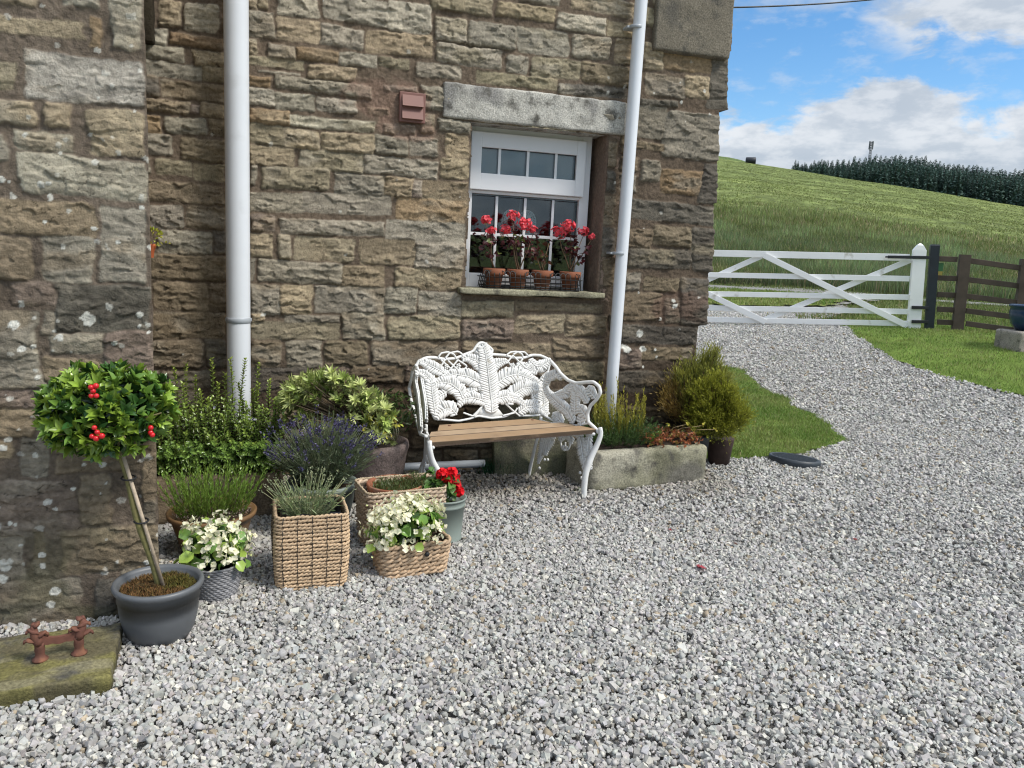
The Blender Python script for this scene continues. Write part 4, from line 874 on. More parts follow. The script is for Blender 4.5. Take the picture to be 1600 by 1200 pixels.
def lavender(t, c, r, h, ns, spikes, leafcol, lean=.9, spread=1.0, leafn=10, leafL=.022, spikecol=(.085, .075, .155), drop=.0, stemcol=(.16, .20, .10), seedc=None):
    c = np.asarray(c, float); sb = MB(); lb = MB(); fb = MB(); LP = []; LD = []
    for i in range(ns):
        a = rng.uniform(0, 2*np.pi); q = math.sqrt(rng.uniform(0, 1)); d = np.array([math.cos(a), math.sin(a), 0])*q*lean
        L = h*rng.uniform(.6, 1.08)*(1-.25*q); b0 = c+np.array([math.cos(a), math.sin(a), 0])*q*r*.3; tip = b0+d*r*spread+np.array([0, 0, L*(1-drop*q)])
        mid = b0*.5+tip*.5+np.array([0, 0, L*.08])+rng.normal(0, .008, 3); u = np.linspace(0, 1, 6)[:, None]; pts = b0*(1-u)**2+2*mid*u*(1-u)+tip*u**2
        sb.tube(pts, [.0016, .0015, .0013, .0011, .0010, .0009], 4, jit(stemcol, 1, .25)[0], cap=False)
        m_ = rng.uniform(.05, .72, leafn); idx = m_*5; i0 = idx.astype(int); P = pts[i0]+(pts[np.minimum(i0+1, 5)]-pts[i0])*(idx-i0)[:, None]; LP.append(P); ax = unit(tip-b0); LD.append(unit(ax+rng.normal(0, .55, (leafn, 3))))
        if rng.random() < spikes:
            k_ = 16; f = rng.uniform(-.2, 1, k_)[:, None]; P = tip+ax*f*.032+rng.normal(0, .0028, (k_, 3)); fb.leaves(P, unit(ax+rng.normal(0, .7, (k_, 3))), rdir(k_), .010, .006, jit(spikecol, k_, .35))
        elif rng.random() < .8 and seedc is not None:
            k_ = 8; f = rng.uniform(-.2, 1, k_)[:, None]; P = tip+ax*f*.022+rng.normal(0, .0015, (k_, 3)); fb.leaves(P, unit(ax+rng.normal(0, .5, (k_, 3))), rdir(k_), .007, .004, jit(seedc, k_, .2))
    P = np.concatenate(LP); D = np.concatenate(LD); n = len(P); lb.leaves(P, D, rdir(n), leafL*rng.uniform(.7, 1.3, n), leafL*.13, jit(leafcol, n, .3), fold=.1, shape='n')
    sb.build('stems', M['stem'], t); lb.build('leaves', M['leaf'], t)
    if fb.n: fb.build('flower_spikes', M['leaf'], t)
lavender(t, (-.01, 0, HD*.78), .115, .19, 80, .0, (.20, .25, .12), lean=1.05, leafn=14, leafL=.030, stemcol=(.30, .33, .17), seedc=(.34, .38, .22))

# large lavender in a grey pot behind
cl = np.array([.160, -.80, 0]); 
t = thing('potted_lavender', 'large grey-green lavender with purple spikes in a pale grey pot behind the stitched basket', 'potted plant', tuple(cl))
b = MB(); b.lathe([(0, 0), (.10, 0), (.13, .13), (.137, .19), (.145, .192), (.147, .215), (.137, .217), (.128, .20), (0, .19)], n=40); b.build('pot', M['greenpot'], t)
soil_disc('soil', (0, 0, .195), .125, t)
lavender(t, (0, 0, .20), .185, .335, 620, .25, (.115, .145, .085), lean=1.0, leafn=15, leafL=.034, drop=.25, stemcol=(.12, .15, .075))

# heather in a tan bowl
cb = np.array([-.262, -.985, 0]); zr = at_z(325, 800, 0); rb = .155
t = thing('potted_heather', 'bright green upright heather in a tan glazed bowl beside the stone pier', 'potted plant', tuple(cb))
b = MB(); b.lathe([(0, 0), (.09, 0), (.115, .03), (.145, .13), (.150, .150), (.162, .152), (.165, .168), (.157, .172), (.146, .160), (0, .15)], n=48); b.build('pot', M['tanglaze'], t)
soil_disc('soil', (0, 0, .155), .143, t)
b = MB(); ns = 210
for i in range(ns):
    a = rng.uniform(0, 2*np.pi); q = math.sqrt(rng.uniform(0, 1)); b0 = np.array([math.cos(a)*q*.12, math.sin(a)*q*.12, .155]); d = unit(np.array([math.cos(a)*q*.45, math.sin(a)*q*.45, 1])+rng.normal(0, .10, 3)); L = rng.uniform(.10, .20)
    k_ = 34; f = rng.uniform(0, 1, k_)[:, None]; P = b0+d*L*f; needles(b, P, unit(d+rng.normal(0, .25, (k_, 3))), .016, .0028, jit((.17, .27, .045), k_, .3)*(.6+.6*f))
b.build('foliage', M['leaf'], t)
b = MB(); n = 500; a = rng.uniform(0, 2*np.pi, n); r_ = .145*np.sqrt(rng.uniform(.3, 1, n)); P = np.stack([r_*np.cos(a), r_*np.sin(a), np.full(n, .163)+rng.uniform(0, .02, n)], 1); needles(b, P, rdir(n, .5), .008, .004, jit((.30, .24, .20), n, .4)); b.build('dry_flowers', M['leaf'], t)

# handled basket holding a terracotta bowl of low heather
q0 = at_z(562, 860, 0); q1 = at_z(668, 838, 0); ang = rad(9); hF = .255
cf = np.array([.465, -.985, 0])
t = thing('heather_basket', 'brown wicker basket with rope loops holding an orange clay bowl of low heather', 'planter', tuple(cf), ang)
basket(t, .150, .095, hF-.012, 13, .10, .03, (.43, .33, .24), .0098, n=32, tw=20, wav=.002)
b = MB(); p_ = rrect(.168, .108, .03, 30); rope(b, np.concatenate([p_, np.full((len(p_), 1), hF-.006)], 1), .006, (.42, .33, .22), 45); b.build('rim', M['wicker'], t)
b = MB()
for sx, c_ in ((0, (.0, -.115, hF-.020)),):
    th = np.linspace(0, 2*np.pi, 18)[:-1]; rope(b, np.array(c_)+np.stack([.014*np.cos(th), -.006-.004*np.cos(th), .020*np.sin(th)-.012], 1), .004, (.42, .33, .20), 60)
b.build('rope_loop', M['wicker'], t)
b = MB(); th = np.linspace(0, 2*np.pi, 18)[:-1]; rope(b, np.array((.172, -.03, hF-.015))+np.stack([.006*np.cos(th), .02*np.cos(th), .026*np.sin(th)], 1), .0055, (.42, .36, .20), 60); b.build('rope_loop', M['wicker'], t)
b = MB(); b.lathe([(.10, hF-.06), (.110, hF-.04), (.118, hF-.008), (.114, hF-.002), (.107, hF-.009), (.102, hF-.03), (0, hF-.035)], (-.02, .012, 0), n=40); b.build('bowl', M['terracotta'], t)
b = MB(); n = 900; a = rng.uniform(0, 2*np.pi, n); r_ = .115*np.sqrt(rng.uniform(0, 1, n)); P = np.stack([r_*np.cos(a), .01+r_*np.sin(a)*.9, np.full(n, hF-.035)], 1); hh_ = rng.uniform(.02, .045, n)*(1+.7*(P[:, 0] > .06))
b.blades(P, hh_, rng.uniform(.1, .6, n), .003, jit((.085, .11, .035), n, .4)); needles(b, P+np.stack([0*a, 0*a, hh_*.7], 1), rdir(n, .8), .012, .0025, jit((.10, .13, .04), n, .4)); b.build('foliage', M['leaf'], t)

# red geranium in a grey-green pot
cg = np.array([.650, -.985, 0])
t = thing('potted_geranium', 'bright red geranium in a grey-green metal pot beside the bench leg', 'potted plant', tuple(cg))
zg = .185
b = MB(); b.lathe([(0, 0), (.072, 0), (.078, .004), (.079, .012), (.076, .016), (.086, zg-.035), (.089, zg-.034), (.089, zg-.026), (.087, zg-.024), (.089, zg-.006), (.094, zg-.004), (.094, zg+.002), (.088, zg+.003), (.083, zg-.02), (0, zg-.02)], n=48); b.build('pot', M['greenpot'], t)
soil_disc('soil', (0, 0, zg-.028), .084, t, amp=.008)
lb = MB(); n = 120; v = rdir(n, .4); P = np.array([-.025, 0, zg+.045])+v*np.array([.085, .07, .065])*rng.uniform(.5, 1, (n, 1)); lb.leaves(P, unit(v*[1, 1, .2]+rng.normal(0, .4, (n, 3))), unit(v+[0, -.2, .7]), rng.uniform(.022, .036, n), rng.uniform(.024, .038, n), jit((.07, .15, .03), n, .4), shape='round', fold=.3, curl=.25); lb.build('leaves', M['leaf'], t)
fb = MB(); sb = MB()
for px, py, rr in ((690, 741, .022), (706, 742, .030), (711, 757, .024), (717, 768, .018), (700, 752, .02)):
    p = at_y(px, py, cg[1]-.03)-cg; n = 44; d = rdir(n, .2); P = p+d*rr*rng.uniform(.5, 1, (n, 1)); flowers(fb, P, d, .0125, (.80, .012, .022), 5, .2); sb.tube([(0, 0, zg-.02), p*.5+[0, 0, .06], p-[0, 0, .01]], [.004, .003, .002], 6, (.13, .16, .05))
fb.build('flower_heads', M['petal'], t); sb.build('stems', M['stem'], t)
n = 7; fb = MB(); P = np.array([-.02, -.03, zg+.07])+rng.normal(0, .02, (n, 3)); flowers(fb, P, rdir(n, .5), .008, (.7, .7, .6), 4); fb.build('white_petals', M['petal'], t)

# long stone trough with hebe at the back
tz = at_y(400, 742, -.60)[2]; tx1 = at_y(442, 800, -.60)[0]
t = thing('hebe_trough', 'long dark stone trough against the wall overflowing with green hebe behind the heather bowl', 'planter', (tx1-.45, -.42, 0))
b = MB(); rough_box(b, (-.47, -.19, -.02), (.45, -.12, tz), None, res=.015, amp=.012, bev=.03, seed=41, colf=gran((.20, .155, .105), (.09, .075, .055), 7, .0)); 
rough_box(b, (-.47, .12, -.02), (.45, .18, tz), None, res=.03, amp=.01, bev=.02, seed=42, colf=gran((.18, .15, .12)))
rough_box(b, (-.47, -.121, -.02), (-.40, .121, tz-.004), None, res=.03, amp=.01, bev=.02, seed=43, colf=gran((.18, .15, .12)))
rough_box(b, (.38, -.121, -.02), (.449, .121, tz-.004), None, res=.02, amp=.008, bev=.02, seed=44, colf=gran((.20, .155, .105), (.09, .075, .055), 7, .0))
b.box((-.41, -.13, .0), (.39, .13, tz-.04), col=(.03, .025, .02)); b.build('trough', M['granite'], t)
T0 = np.array([tx1-.45, -.42, 0])
lb = MB(); sb = MB()
def shoot(base, tip, n, L, col, tipcol, sbr=.0016, w=.45, k4=2):
    u = np.linspace(0, 1, 8)[:, None]; mid = (base+tip)/2+rng.normal(0, .012, 3); pts = base*(1-u)**2+2*mid*u*(1-u)+tip*u**2
    sb.tube(pts, np.linspace(sbr*1.5, sbr*.6, 8), 4, (.10, .09, .035), cap=False)
    f = np.linspace(.12, 1, n); f = np.repeat(f, k4); idx = f*7; i0 = np.minimum(idx.astype(int), 6); P = pts[i0]+(pts[i0+1]-pts[i0])*(idx-i0)[:, None]
    ax = unit(tip-base); e1 = unit(np.cross(ax, rdir(1)[0])); e2 = np.cross(ax, e1); ph = np.repeat(np.arange(n)*1.57, k4)+np.tile(np.arange(k4)*2*np.pi/k4, n)+rng.normal(0, .3, n*k4)
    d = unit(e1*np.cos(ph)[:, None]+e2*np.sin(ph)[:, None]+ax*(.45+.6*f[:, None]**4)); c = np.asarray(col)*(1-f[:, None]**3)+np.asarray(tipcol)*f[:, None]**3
    lb.leaves(P, d, ax+d*-.3, L*(1.1-.35*f), L*w, c*(1+rng.uniform(-.25, .25, (len(P), 1))), fold=.2, curl=.1)
for i in range(430):
    px = rng.uniform(246, 444); ytop = 618+30*abs(px-345)/100*rng.uniform(.2, 1)+rng.uniform(0, 90); y = rng.uniform(-.60, -.33)
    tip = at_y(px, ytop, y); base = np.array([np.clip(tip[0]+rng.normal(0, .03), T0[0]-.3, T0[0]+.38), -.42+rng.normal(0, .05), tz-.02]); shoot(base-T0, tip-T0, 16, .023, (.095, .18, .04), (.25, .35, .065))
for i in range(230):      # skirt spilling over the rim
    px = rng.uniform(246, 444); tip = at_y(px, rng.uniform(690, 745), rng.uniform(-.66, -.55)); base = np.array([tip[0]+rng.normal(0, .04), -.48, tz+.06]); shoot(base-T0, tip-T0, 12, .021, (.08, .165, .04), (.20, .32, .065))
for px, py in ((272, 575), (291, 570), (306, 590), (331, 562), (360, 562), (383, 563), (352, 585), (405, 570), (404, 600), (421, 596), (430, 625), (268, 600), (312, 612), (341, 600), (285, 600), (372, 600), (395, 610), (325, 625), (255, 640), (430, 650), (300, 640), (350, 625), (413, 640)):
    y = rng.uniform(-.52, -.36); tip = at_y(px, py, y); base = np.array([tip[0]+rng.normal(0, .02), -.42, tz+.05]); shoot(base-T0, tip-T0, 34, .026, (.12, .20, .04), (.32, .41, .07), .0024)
lb.build('foliage', M['gloss_leaf'], t); sb.build('stems', M['stem'], t)
fb = MB(); P = np.array([at_y(a, c, -.55) for a, c in ((395, 655), (398, 657), (421, 662), (336, 637), (440, 668))])-T0; flowers(fb, P, rdir(5, .3)+[0, -.6, 0], .010, (.62, .63, .72), 5); fb.build('flowers', M['petal'], t)

# variegated shrub in a mottled stone urn
cp_ = np.array([.41, -.40, 0]); zp = at_y(612, 690, cp_[1]-.1)[2]
t = thing('variegated_shrub', 'rounded shrub with cream-edged leaves in a mottled stone pot left of the bench', 'potted shrub', tuple(cp_))
b = MB(); b.lathe([(0, 0), (.11, 0), (.14, .04), (.158, .15), (.168, .235), (.178, .262), (.174, .285), (.158, .29), (.145, .275), (0, .26)], n=48, wob=.01, col=(.16, .125, .115)); b.build('pot', M['granite'], t)
lb = MB(); sb = MB(); tips = []
for i in range(165):
    px = rng.uniform(440, 612); yb = 582+((px-510)/95)**2*52; tips.append(at_y(px, yb+abs(rng.normal(0, 34)), rng.uniform(-.62, -.34))-cp_)
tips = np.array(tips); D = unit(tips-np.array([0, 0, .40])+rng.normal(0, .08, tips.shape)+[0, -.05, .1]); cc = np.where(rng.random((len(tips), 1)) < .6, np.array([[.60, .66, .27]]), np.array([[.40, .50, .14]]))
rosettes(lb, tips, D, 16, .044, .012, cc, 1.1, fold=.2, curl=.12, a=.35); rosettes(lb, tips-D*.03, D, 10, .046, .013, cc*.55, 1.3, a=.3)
for q in tips: sb.tube([np.array([0, 0, .28])+rng.normal(0, .02, 3)*[1, 1, 0], q*.55+np.array([0, 0, .15]), q-D[0]*0], [.005, .0035, .002], 5, (.14, .10, .06))
n = 500; P = inell(n, np.array([.03, 0, .42]), (.21, .13, .12)); lb.leaves(P, rdir(n, .3), rdir(n), .04, .011, jit((.055, .09, .022), n, .35)); lb.build('foliage', M['leaf'], t); sb.build('stems', M['stem'], t)
lb = MB(); sb = MB()
for px, py in ((588, 662), (596, 668), (603, 652), (612, 655), (620, 662), (578, 655), (568, 668), (590, 678), (600, 680)):
    q = at_y(px, py, -.56)-cp_; sb.tube([np.array([.10, -.10, .30]), (q+np.array([.12, -.12, .32]))/2, q], [.003, .002, .0015], 4, (.35, .33, .22)); P = q+rng.normal(0, .010, (9, 3)); lb.leaves(P, rdir(9, .3), rdir(9, .4)-[0, .3, 0], .022, .014, jit((.52, .50, .08), 9, .25))
lb.build('golden_sprig', M['leaf'], t); sb.build('sprig_stems', M['stem'], t)

# ------------------------------------------------------------------ bench
BP = rad(12.5); BO = np.array([1.085, -.585, 0.0]); bX = np.array([math.cos(BP), math.sin(BP), 0]); bY = np.array([-math.sin(BP), math.cos(BP), 0]); bZ = np.array([0, 0, 1.0])
def to_l(p): d = np.asarray(p)-BO; return np.array([d@bX, d@bY, d[2]])
lC = to_l(cC)
def lray(px, py): d = ray(px, py); return np.array([d@bX, d@bY, d[2]])
SEAT = .345
# surfaces: back panel (reclined plane), right arm panel, left arm panel (vertical planes from back corner to front)
def on_surface(px, py, s):
    d = lray(px, py)
    if s == 'b': n = np.array([0, 1, -.16]); q = np.array([0, .355, SEAT])
    elif s == 'r': A = np.array([.325, .375, 0]); B_ = np.array([.470, -.01, 0]); n = np.array([B_[1]-A[1], A[0]-B_[0], 0]); q = A
    elif s == 'l': A = np.array([-.395, .375, 0]); B_ = np.array([-.470, -.01, 0]); n = np.array([B_[1]-A[1], A[0]-B_[0], 0]); q = A
    n = unit(n); return lC+d*((q-lC)@n)/(d@n), n
bench = thing('garden_bench', 'white cast iron garden bench with fern leaf back and worn slatted wooden seat', 'bench', tuple(BO), BP)
def pts_on(L, s, scale=None):
    o = []; n = None
    for (px, py) in L: p, n = on_surface(px, py, s); o.append(p)
    o = np.array(o)
    return o, (n if n[1] < 0 else -n)
def resample(P, k):
    s_ = np.concatenate([[0], np.cumsum(np.linalg.norm(np.diff(P, axis=0), axis=1))]); u = np.linspace(0, s_[-1], k)
    # smooth through Catmull-like cubic by doubling
    Q = np.stack([np.interp(u, s_, P[:, i]) for i in range(3)], 1)
    for _ in range(2): Q[1:-1] = Q[1:-1]*.5+(Q[:-2]+Q[2:])*.25
    return Q, s_[-1]
def frond(b, L, s, w, side=(1, 1), step=.0125, lift=.0, tipw=.35, basew=.6, lean=.55, rib=.0042):
    w = w*(1.5 if s == 'b' else .66)
    P, n = pts_on(L, s); k_ = 60; Q, tot = resample(P, k_); Q = Q+n*lift; T = unit(np.gradient(Q, axis=0))
    b.tube(Q+n*.005, np.linspace(rib, rib*.5, k_), 6)
    fw = np.linspace(0, 1, k_); wq_ = w*(basew+(1-basew)*np.sin(np.minimum(1, fw*2.2)*np.pi/2))*(1-(1-tipw)*np.maximum(0, (fw-.45)/.55)**1.3)*.90
    wq_ = wq_*(1+.10*np.sin(np.arange(k_)*2.6)); wq_[-1] *= .3; SD = np.cross(T, n); ln_ = T*(lean*wq_)[:, None]
    L0 = Q-SD*(wq_*(side[1]))[:, None]+ln_-n*.004; R0_ = Q+SD*(wq_*(side[0]))[:, None]+ln_-n*.004; Mt = Q+n*.002
    VV = np.concatenate([L0, Mt, R0_, L0-n*.005, Mt-n*.006, R0_-n*.005]); ii = np.arange(k_-1)
    q5 = lambda r_, c_: r_*k_+c_
    b.add(VV, [np.concatenate([np.stack([q5(a_, ii), q5(a_, ii+1), q5(c_, ii+1), q5(c_, ii)], -1) for a_, c_ in ((0, 1), (1, 2), (2, 5), (5, 4), (4, 3), (3, 0))])])
    m_ = int(tot/step)
    for i in range(m_):
        f = (i+.5)/m_; j = int(f*(k_-1)); c = Q[j]; t_ = T[j]; sd = np.cross(t_, n); 
        ww = w*(basew+(1-basew)*math.sin(min(1, f*2.2)*np.pi/2))*(1-(1-tipw)*max(0, (f-.45)/.55)**1.3)
        for sg, on in ((1, side[0]), (-1, side[1])):
            if not on: continue
            l = ww*on*rng.uniform(.93, 1.07); d = unit(sd*sg+t_*lean); e = c+d*l; md = c+d*l*.55+n*.004
            pts = [c, c+d*l*.25+n*.003, md, c+d*l*.85+n*.002, e]; b.tube(pts, np.array([.40, .47, .50, .48, .26])*step, 6, flat=.75, up=n)
def bar_(b, L, s, r, closed=False, k=40, lift=0, flat=None):
    P, n = pts_on(L, s); 
    if closed: P = np.concatenate([P, P[:1]])
    Q, _ = resample(P, k); Q = Q+n*lift; b.tube(Q[:-1] if closed else Q, r, 8, closed=closed)
def c2(L): return [(630+x/9.23, 530+y/9.23) for x, y in L]
def c3(L): return [(790+x/9.23, 540+y/9.23) for x, y in L]
b = MB()
# centre frond, pointing down from the crest
frond(b, c2([(1265, 1060), (1255, 900), (1225, 640), (1195, 380), (1165, 180), (1135, 105)]), 'b', .040, tipw=.55, basew=.7, lean=.45, lift=.010, step=.0105)
frond(b, c2([(1255, 840), (1130, 640), (930, 540), (700, 500), (560, 560)]), 'b', .032, lift=.004)
frond(b, c2([(1215, 610), (1150, 430), (1050, 310), (930, 265), (850, 290)]), 'b', .026, lift=.002)
frond(b, c2([(870, 900), (800, 740), (680, 650), (560, 620), (450, 650)]), 'b', .034, lift=.006)
frond(b, c2([(1250, 960), (1130, 880), (980, 840), (860, 870), (790, 960)]), 'b', .025, lift=.008)
frond(b, c2([(760, 1090), (690, 1010), (600, 1010), (520, 1060), (470, 1140)]), 'b', .032, lift=.006)
frond(b, c2([(455, 1090), (430, 920), (405, 740), (395, 600), (300, 500), (200, 470)]), 'b', .028, lift=.004)
frond(b, c2([(640, 520), (520, 450), (400, 390), (300, 330), (230, 330)]), 'b', .024, lift=.002)
frond(b, c2([(620, 760), (520, 820), (470, 900), (440, 980)]), 'b', .026, lift=.0)
frond(b, c2([(900, 900), (960, 760), (1060, 720)]), 'b', .018, lift=0)
# mirrored to the right half
frond(b, c3([(-330, 800), (-200, 600), (0, 450), (160, 410), (330, 470), (470, 560), (530, 640)]), 'b', .034, lift=.004)
frond(b, c3([(-320, 560), (-250, 360), (-130, 260), (0, 220)]), 'b', .026, lift=.002)
frond(b, c3([(20, 850), (100, 700), (230, 620), (380, 600), (510, 620)]), 'b', .034, lift=.006)
frond(b, c3([(-310, 930), (-150, 770), (20, 730), (150, 760), (260, 850)]), 'b', .027, lift=.008)
frond(b, c3([(180, 970), (280, 890), (420, 870), (520, 910), (600, 1000)]), 'b', .030, lift=.006)
frond(b, c3([(560, 1010), (540, 820), (530, 660), (560, 500), (620, 400)]), 'b', .030, lift=.004)
frond(b, c3([(330, 200), (420, 290), (520, 300), (600, 240), (650, 210)]), 'b', .026, lift=.002)
frond(b, c3([(150, 260), (300, 330), (450, 390)]), 'b', .022, lift=0)
frond(b, c3([(370, 760), (450, 700), (520, 700)]), 'b', .022, lift=0)
# outline bars
def plate_(b, L, s, th=.006, lift=0):
    P, n = pts_on(L, s); P = P+n*lift; k_ = len(P); c_ = P.mean(0); VV = np.concatenate([P, P-n*th, [c_+n*.004], [c_-n*th]]); i_ = np.arange(k_); j_ = (i_+1) % k_
    b.add(VV, [np.stack([i_, j_, 0*i_+2*k_], -1), np.stack([j_+k_, i_+k_, 0*i_+2*k_+1], -1), np.stack([i_, i_+k_, j_+k_, j_], -1)])
plate_(b, c2([(1010, 175), (1060, 90), (1110, 45), (1170, 55), (1240, 110), (1300, 165), (1290, 250), (1190, 330), (1080, 240)]), 'b')
for LL in (c2([(1190, 300), (1160, 180), (1130, 70)]), c2([(1165, 210), (1090, 150), (1060, 110)]), c2([(1165, 210), (1220, 150), (1230, 120)]), c2([(1180, 260), (1100, 210), (1040, 180)]), c2([(1180, 260), (1250, 210), (1280, 175)])): bar_(b, LL, 'b', .0035, k=12, lift=.006)
plate_(b, c2([(1010, 1080), (1270, 1140), (1450, 1100), (1380, 1010), (1255, 940), (1120, 1000)]), 'b')
bar_(b, c2([(455, 1150), (400, 1020), (330, 800), (260, 560), (190, 380), (215, 320), (330, 265), (440, 262), (600, 290), (760, 275), (900, 215), (1010, 175), (1060, 90), (1110, 45), (1170, 55), (1240, 110), (1300, 165)])+c3([(-260, 120), (-150, 130), (0, 140), (130, 180), (270, 175), (380, 135), (500, 140), (600, 185), (650, 215)]), 'b', .0075, k=150)
bar_(b, c3([(650, 215), (600, 420), (550, 620), (545, 900), (560, 1020)]), 'b', .006, k=40)
bar_(b, c2([(455, 1150), (650, 1165), (800, 1180), (950, 1150), (1080, 1105), (1270, 1140), (1450, 1120)])+c3([(0, 1020), (120, 960), (220, 1010), (400, 1010), (560, 990)]), 'b', .006, k=90)
for LL in (c2([(500, 260), (540, 200), (640, 185), (730, 220), (760, 290)]), c2([(600, 275), (660, 200), (780, 175), (840, 210), (860, 260)]), c2([(540, 300), (760, 500)]), c2([(600, 290), (520, 420), (620, 500), (780, 300)]), c2([(780, 300), (920, 390), (820, 480), (640, 310)]), c2([(860, 1060), (1000, 1110), (1120, 980)]), c2([(1020, 1120), (1130, 970)]),
          c3([(0, 140), (60, 95), (150, 85), (230, 120), (250, 190)]), c3([(100, 130), (170, 88), (270, 95), (320, 150)]), c3([(0, 200), (120, 350), (240, 190)]), c3([(100, 140), (0, 260)]), c3([(100, 150), (290, 330), (350, 260)]), c3([(-50, 800), (100, 940), (200, 1020)]), c3([(-50, 1010), (120, 970), (160, 900)])):
    bar_(b, LL, 'b', .0048, k=26, lift=.006)
for LL in (c2([(620, 400)]), c2([(790, 385)]), c3([(95, 285)]), c3([(285, 275)])):
    P, n = pts_on(LL, 'b')
    for a in range(5): b.blob(P[0]+n*.006+np.array([.009*math.cos(a*1.257), 0, .009*math.sin(a*1.257)]), (.0065, .0055, .0065), sub=1)
    b.blob(P[0]+n*.010, .005, sub=1)
b.build('backrest', M['paint'], bench)
# right arm
b = MB()
bar_(b, c3([(650, 225), (720, 300), (790, 400), (900, 500), (1020, 545), (1150, 530), (1270, 525), (1350, 590), (1370, 680), (1310, 780), (1220, 870), (1180, 980), (1190, 1100), (1290, 1190), (1345, 1260)]), 'r', .0095, k=110)
frond(b, c3([(990, 1120), (900, 950), (760, 830), (620, 700), (560, 580)]), 'r', .060, lift=.004)
frond(b, c3([(700, 720), (860, 690), (900, 620), (960, 560)]), 'r', .045, lift=.0)
frond(b, c3([(1010, 1000), (1000, 840), (1010, 700), (950, 570)]), 'r', .050, lift=.002)
frond(b, c3([(1190, 830), (1130, 720), (1030, 620), (990, 560)]), 'r', .055, lift=.002)
frond(b, c3([(1300, 760), (1220, 660), (1180, 600)]), 'r', .050, lift=.0)
frond(b, c3([(1170, 1040), (1080, 900), (1060, 880)]), 'r', .05, lift=.0)
frond(b, c3([(830, 1130), (760, 1050), (680, 1000)]), 'r', .055, lift=.0)
frond(b, c3([(560, 600), (600, 470), (720, 400), (800, 480)]), 'r', .045, lift=.0)
frond(b, c3([(1090, 1170), (1080, 1080), (1080, 1000)]), 'r', .045, lift=0)
bar_(b, c3([(560, 1010), (700, 1090), (850, 1150), (1050, 1150), (1190, 1120)]), 'r', .006, k=40)
b.build('armrest', M['paint'], bench)
# left arm (seen almost edge on)
b = MB()
bar_(b, c2([(190, 375), (140, 440), (110, 600), (85, 700), (110, 860), (150, 1010), (200, 1180), (250, 1370), (330, 1400)]), 'l', .0085, k=90)
frond(b, c2([(260, 1330), (240, 1100), (215, 900), (190, 740), (175, 600), (195, 480)]), 'l', .075, lift=.0)
frond(b, c2([(330, 1200), (320, 1000), (290, 800), (270, 600)]), 'l', .06, lift=0)
b.build('armrest', M['paint'], bench)
# seat
sl_l = [((-.462, .462, .0), .088), ((-.400, .395, .096), .080), ((-.318, .322, .184), .108)]
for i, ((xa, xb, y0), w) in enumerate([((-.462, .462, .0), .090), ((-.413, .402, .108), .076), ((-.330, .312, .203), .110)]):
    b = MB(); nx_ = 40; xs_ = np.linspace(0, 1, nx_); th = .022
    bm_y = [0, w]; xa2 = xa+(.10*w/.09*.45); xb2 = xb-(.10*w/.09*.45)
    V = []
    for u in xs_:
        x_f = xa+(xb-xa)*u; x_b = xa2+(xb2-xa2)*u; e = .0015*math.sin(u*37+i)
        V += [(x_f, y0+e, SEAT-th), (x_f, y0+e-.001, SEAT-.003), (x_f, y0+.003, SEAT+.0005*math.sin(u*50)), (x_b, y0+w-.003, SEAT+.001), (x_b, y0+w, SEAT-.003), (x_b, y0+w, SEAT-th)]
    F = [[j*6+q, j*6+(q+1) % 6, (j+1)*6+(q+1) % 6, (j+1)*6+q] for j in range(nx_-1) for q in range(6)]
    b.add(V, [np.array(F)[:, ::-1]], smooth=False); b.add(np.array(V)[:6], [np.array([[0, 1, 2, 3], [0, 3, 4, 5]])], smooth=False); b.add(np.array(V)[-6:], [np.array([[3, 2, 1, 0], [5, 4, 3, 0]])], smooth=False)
    b.C = [np.tile(((.33, .215, .12), (.40, .285, .18), (.345, .225, .125))[i], (len(v), 1)) for v in b.V]; b.C[0][0::6] *= .2; b.C[0][1::6] *= .25; b.C[0][4::6] *= .3; o = b.build('seat_slat', M['wood'], bench)  # slat edges darkened: shade of the gaps painted into the colour
    if i == 2:
        for xx in (-.235, .245):
            b = MB(); b.tube([(xx, y0+.075, SEAT-.01), (xx, y0+.075, SEAT+.003)], .008, 12); b.build('bolt', M['rust'], o)
# flaking dark front edge
b = MB()
for xx in np.arange(-.45, .45, .017):
    b.box((xx, -.0025, SEAT-.0235), (xx+.0165, .0, SEAT-rng.uniform(.015, .0195)), bev=.0005)
M['oldwood'] = mat('rotten_edge', (.075, .05, .035), rough=.9); b.build('worn_edge', M['oldwood'], bench)
